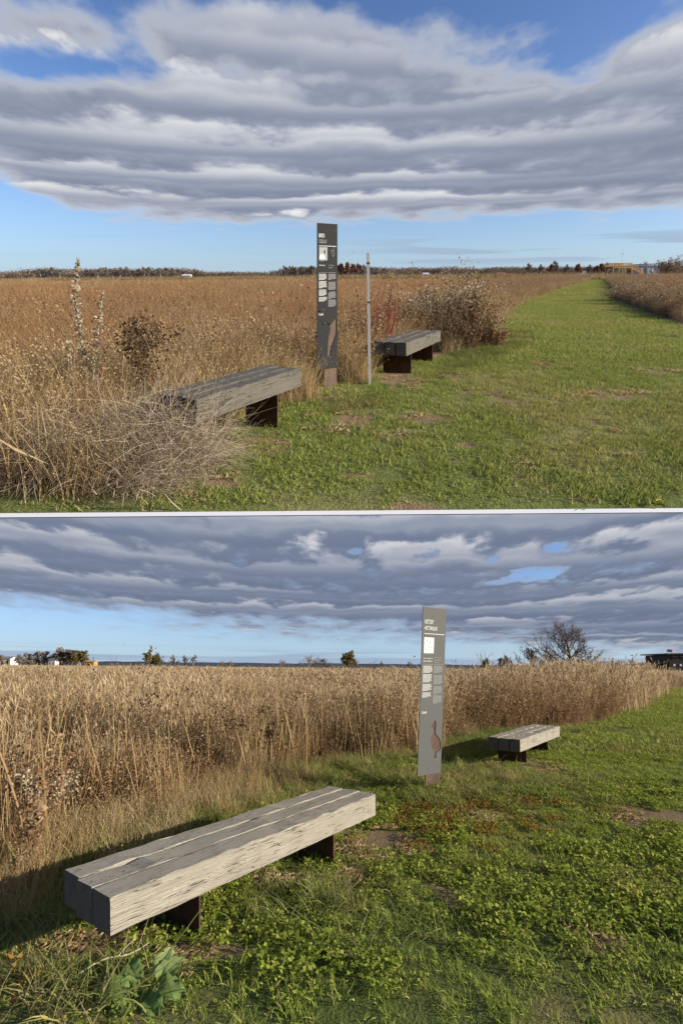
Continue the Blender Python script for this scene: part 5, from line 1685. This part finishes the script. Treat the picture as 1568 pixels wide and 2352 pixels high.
# the rest of the terrace plants
x, z = xz(UP, 335, 752, 5.1)
weed_plant(UP, 'goldenrod', 'dark bushy dead goldenrod with pale tufts behind the half buried bench', 'plant', x, 5.1, .97, 20, .20, 1500, .04, M_dark, M_dark, 1100, M_dark, 601, .045, .16, .12, headL=.03)
x, z = xz(UP, 300, 790, 5.9)
weed_plant(UP, 'dead_weed', 'brown leafy dead weed leaning beside the dark goldenrod', 'plant', x, 5.9, .85, 12, .3, 300, .035, M_twig, M_brownleaf, 200, M_brownleaf, 602, .05)
x, z = xz(UP, 445, 800, 6.4)
weed_plant(UP, 'dead_weed', 'thin brown dead weed rising behind the far end of the half buried bench', 'plant', x, 6.6, .80, 9, .3, 220, .03, M_twig, M_brownleaf, 160, M_brownleaf, 603, .05)
x, z = xz(UP, 884, 655, 9.3)
weed_plant(UP, 'red_stemmed_shrub', 'shrub of thin crimson stems just behind the white post', 'shrub', x, 9.3, 1.30, 46, .55, 240, .035, M_redstem, M_lf_russet, 60, M_redstem, 604, .05, .14, .1, w=.012, lo_=.4)
for (px, rt, y_, st, nl, lm, hm, lab, sd, sz) in (
        (1052, 655, 10.9, 30, 1500, M_dark, M_seed, 'tall dark bush with pale seed tufts right behind a grey bench', 611, .8),
        (1095, 690, 11.3, 26, 1400, M_dark, M_brownleaf, 'dense dark brown bush hanging over the edge of the mown path', 612, .8),
        (1128, 755, 11.2, 20, 800, M_brownleaf, M_brownleaf, 'low brown bush at the path edge, under the dense dark bush', 613, .6),
        (985, 690, 11.6, 22, 900, M_brownleaf, M_seed, 'light brown bush between crimson shrub and tall dark bush', 614, .8),
        (930, 690, 10.9, 22, 800, M_brownleaf, M_seed, 'feathery brown weed behind the bench by the white post', 615, .7),
        (1060, 745, 10.6, 22, 800, M_dark, M_dark, 'short dark bush at the far end of the bench by the white post', 616, .6),
        (815, 730, 8.9, 18, 600, M_brownleaf, M_brownleaf, 'brown weed standing between the birds sign and the white post', 617, .6)):
    x, z = xz(UP, px, rt, y_)
    weed_plant(UP, 'bush', lab, 'bush', x, y_, z * .88, st * 2, sz, int(nl * 2.8), .045, M_twig, lm, int(nl * .5), hm, sd, .08, .22, .15, headL=.045, w=.010)
for i, (px, rt, y_, lab) in enumerate(((1400, 652, 29.5, 'round grey weed bush at the inner bend of the far bank'), (1440, 655, 26, 'greyish weed bush on the far bank beside the round one'), (1490, 668, 21, 'wide purple grey weed bush on the far bank'), (1545, 672, 18, 'tall purple grey weed bush where the far bank meets the lawn'))):
    x, z = xz(UP, px, rt, y_)
    weed_plant(UP, 'bush', lab, 'bush', x + .9, y_, max(.6, z * .85), 70, 1.6, 3600, .065, M_twig, M_brownleaf, 500, M_seed, 630 + i, .1, .35, .3, headL=.05, w=.014)

# plants of the lower field edge
x, z = xz(LO, 125, 1712, 4.75)
weed_plant(LO, 'goldenrod', 'dead goldenrod with creamy fluffy seed heads at the reed edge', 'plant', x, 4.75, .76, 9, .22, 260, .03, M_twig, M_brownleaf, 620, M_seed, 701, .048, .35, .35, headL=.026)
x, z = xz(LO, 578, 1660, 7.3)
weed_plant(LO, 'goldenrod', 'nearly black dead goldenrod head standing out against the reeds', 'plant', x, 7.3, .86, 8, .22, 240, .035, M_dark, M_dark, 520, M_dark, 702, .06, .22, .25, headL=.035)
x, z = xz(LO, 410, 1605, 7.0)
weed_plant(LO, 'dead_weed', 'tall thin dark dead weed with open branches in front of the reeds', 'plant', x, 7.0, 1.06, 14, .35, 260, .032, M_dark, M_dark, 200, M_dark, 703, .06, .3, .25)
x, z = xz(LO, 470, 1690, 7.1)
weed_plant(LO, 'dead_weed', 'bushy brown dead weed between the thin dark weed and the black goldenrod', 'plant', x, 7.1, .72, 20, .6, 900, .035, M_dark, M_brownleaf, 200, M_brownleaf, 704, .06)
x, z = xz(LO, 770, 1600, 8.9)
weed_plant(LO, 'dead_weed', 'tall reddish brown weed among the reeds beside the history sign', 'plant', x, 9.4, 1.12, 14, .4, 600, .04, M_dark, M_brownleaf, 160, M_brownleaf, 705, .06)
x, z = xz(LO, 900, 1640, 8.9)
weed_plant(LO, 'dead_weed', 'brown bushy weed right behind the history sign panel', 'plant', x, 9.3, 1.0, 18, .5, 900, .04, M_dark, M_brownleaf, 160, M_brownleaf, 706, .06)
x, z = xz(LO, 52, 1860, 3.75)
weed_plant(LO, 'dead_weed', 'brown withered leafy stalk standing by the end of the long bench', 'plant', x, 3.75, .62, 5, .14, 240, .05, M_twig, M_brownleaf, 40, M_brownleaf, 707, .03, .18, .15)
x, z = xz(LO, 15, 1780, 4.3)
weed_plant(LO, 'dead_weed', 'brown leafy weed thicket next to the creamy goldenrod', 'plant', x, 4.4, .75, 18, .5, 800, .04, M_twig, M_brownleaf, 200, M_brownleaf, 708, .05)
for i, (px, rt, y_, h) in enumerate(((1075, 1600, 12.5, 1.2), (1180, 1600, 13.5, 1.3), (1290, 1580, 15.5, 1.4), (1370, 1570, 17.5, 1.5))):
    x, z = xz(LO, px, rt, y_)
    weed_plant(LO, 'bush', ('brown weed bush on the reed bank behind the smaller looking bench', 'broad brown bush in the reed bank below the pale grey tree', 'dark brown bush in the reed bank below the big bare tree', 'brown bush where the reed bank meets the narrowing lawn')[i], 'bush', x, y_, h * .9, 30, 1.0, 1300, .05, M_twig, (M_brownleaf, M_brownleaf, M_dark, M_brownleaf)[i], 300, M_brownleaf, 720 + i, .08, .25, .2, w=.011)

# broad leaved plant by the long bench
def big_leaf(mb, base, d, up, L, W, tone, droop=.25, seed=0, nseg=9):
    rr = random.Random(seed)
    base = Vector(base); d = Vector(d).normalized(); up = Vector(up).normalized()
    s = d.cross(up).normalized(); n_ = s.cross(d)
    vs = []; fs = []
    for i in range(nseg + 1):
        t = i / nseg
        wd = W * .5 * (math.sin(math.pi * min(1, t * .93 + .09)) ** .62) * (1 + .10 * math.sin(i * 2.6) + rr.uniform(-.10, .10))
        if i == nseg: wd = .004
        c = base + d * (L * t) + n_ * (-droop * L * t * t)
        wob = rr.uniform(-.02, .02)
        vs += [c - s * wd + n_ * (wd * .28 + wob), c - s * (wd * .5) + n_ * (wd * .30), c + n_ * (-.004), c + s * (wd * .5) + n_ * (wd * .28), c + s * wd + n_ * (wd * .22 - wob)]
    for i in range(nseg):
        for j in range(4):
            a = i * 5 + j
            fs.append((a, a + 1, a + 6, a + 5))
    mb.raw(vs, fs, tone)
x, y = at(LO, 330, 2290)
root = thing('broadleaf_plant', 'low plant with big crinkled pale green leaves before the long bench', 'plant', G(LO, x, y))
for i, (dx, dy, el, L, W, tn, rot) in enumerate(((.10, .18, .80, .12, .095, .95, .2), (-.20, -.03, .22, .15, .115, .25, .0), (-.10, -.20, .18, .12, .10, .15, .0), (.10, -.12, .25, .12, .10, .4, 0), (.20, -.03, .30, .13, .11, .5, 0), (.16, .12, .55, .13, .10, .8, 0), (-.12, .12, .35, .13, .09, .5, 0))):
    d = Vector((dx, dy, 0)).normalized(); d = Vector((d.x * math.cos(el), d.y * math.cos(el), math.sin(el)))
    p0 = Vector((dx * .35, dy * .35, .035))
    mb = MB(); big_leaf(mb, p0, d, (0, -.4, 1), L, W, tn, .28, i)
    lf = mb.build('leaf', M_broad, root, smooth=True)
    mb = MB(); mb.tube([(0, 0, -.01), tuple(p0)], [.006, .004], 5, .2); mb.build('leaf_stalk', M_broad, lf)
# small yellowing plant and bleached stick
x, y = at(LO, 48, 2262)
weed_plant(LO, 'yellowing_plant', 'small plant with orange yellow leaves in grass at the bench end', 'plant', x, y, .10, 7, .08, 26, .05, M_longgreen, M_rust_leaf, 10, M_rust_leaf, 740, .03, .5, .4, w=.004)
x0, y0 = at(LO, 182, 2262); x1, y1 = at(LO, 345, 2188)
root = thing('fallen_stick', 'thin bleached stick lying on the ground before the long bench', 'stick', G(LO, x0, y0))
pts = []
for i in range(7):
    t = i / 6
    xx, yy = (x1 - x0) * t, (y1 - y0) * t + .02 * math.sin(t * 5)
    pts.append((xx, yy, LO['k'] * yy + .055 + .012 * math.sin(t * 7)))
mb = MB(); mb.tube(pts, [.004, .0045, .0045, .004, .004, .003, .002], 6); mb.build('twig', M_stick, root)
p = Vector(pts[3]); mb = MB(); mb.tube([p, p + Vector((.03, .05, .015)), p + Vector((.05, .11, .0))], [.003, .0024, .0015], 5); mb.build('side_twig', M_stick, root)
x, y = at(UP, 1515, 1166)
root = thing('fallen_leaf', 'single yellow leaf lying on the mown path near the white edging', 'leaf', G(UP, x, y))
mb = MB(); big_leaf(mb, (-.025, 0, .045), (1, .15, .2), (0, -.6, 1), .055, .036, .5, .1, 3); mb.build('blade', M_yleaf, root, smooth=True)
mb = MB(); mb.tube([(-.025, 0, .045), (-.045, -.006, .035)], .0015, 4); mb.build('leaf_stalk', M_yleaf, root)
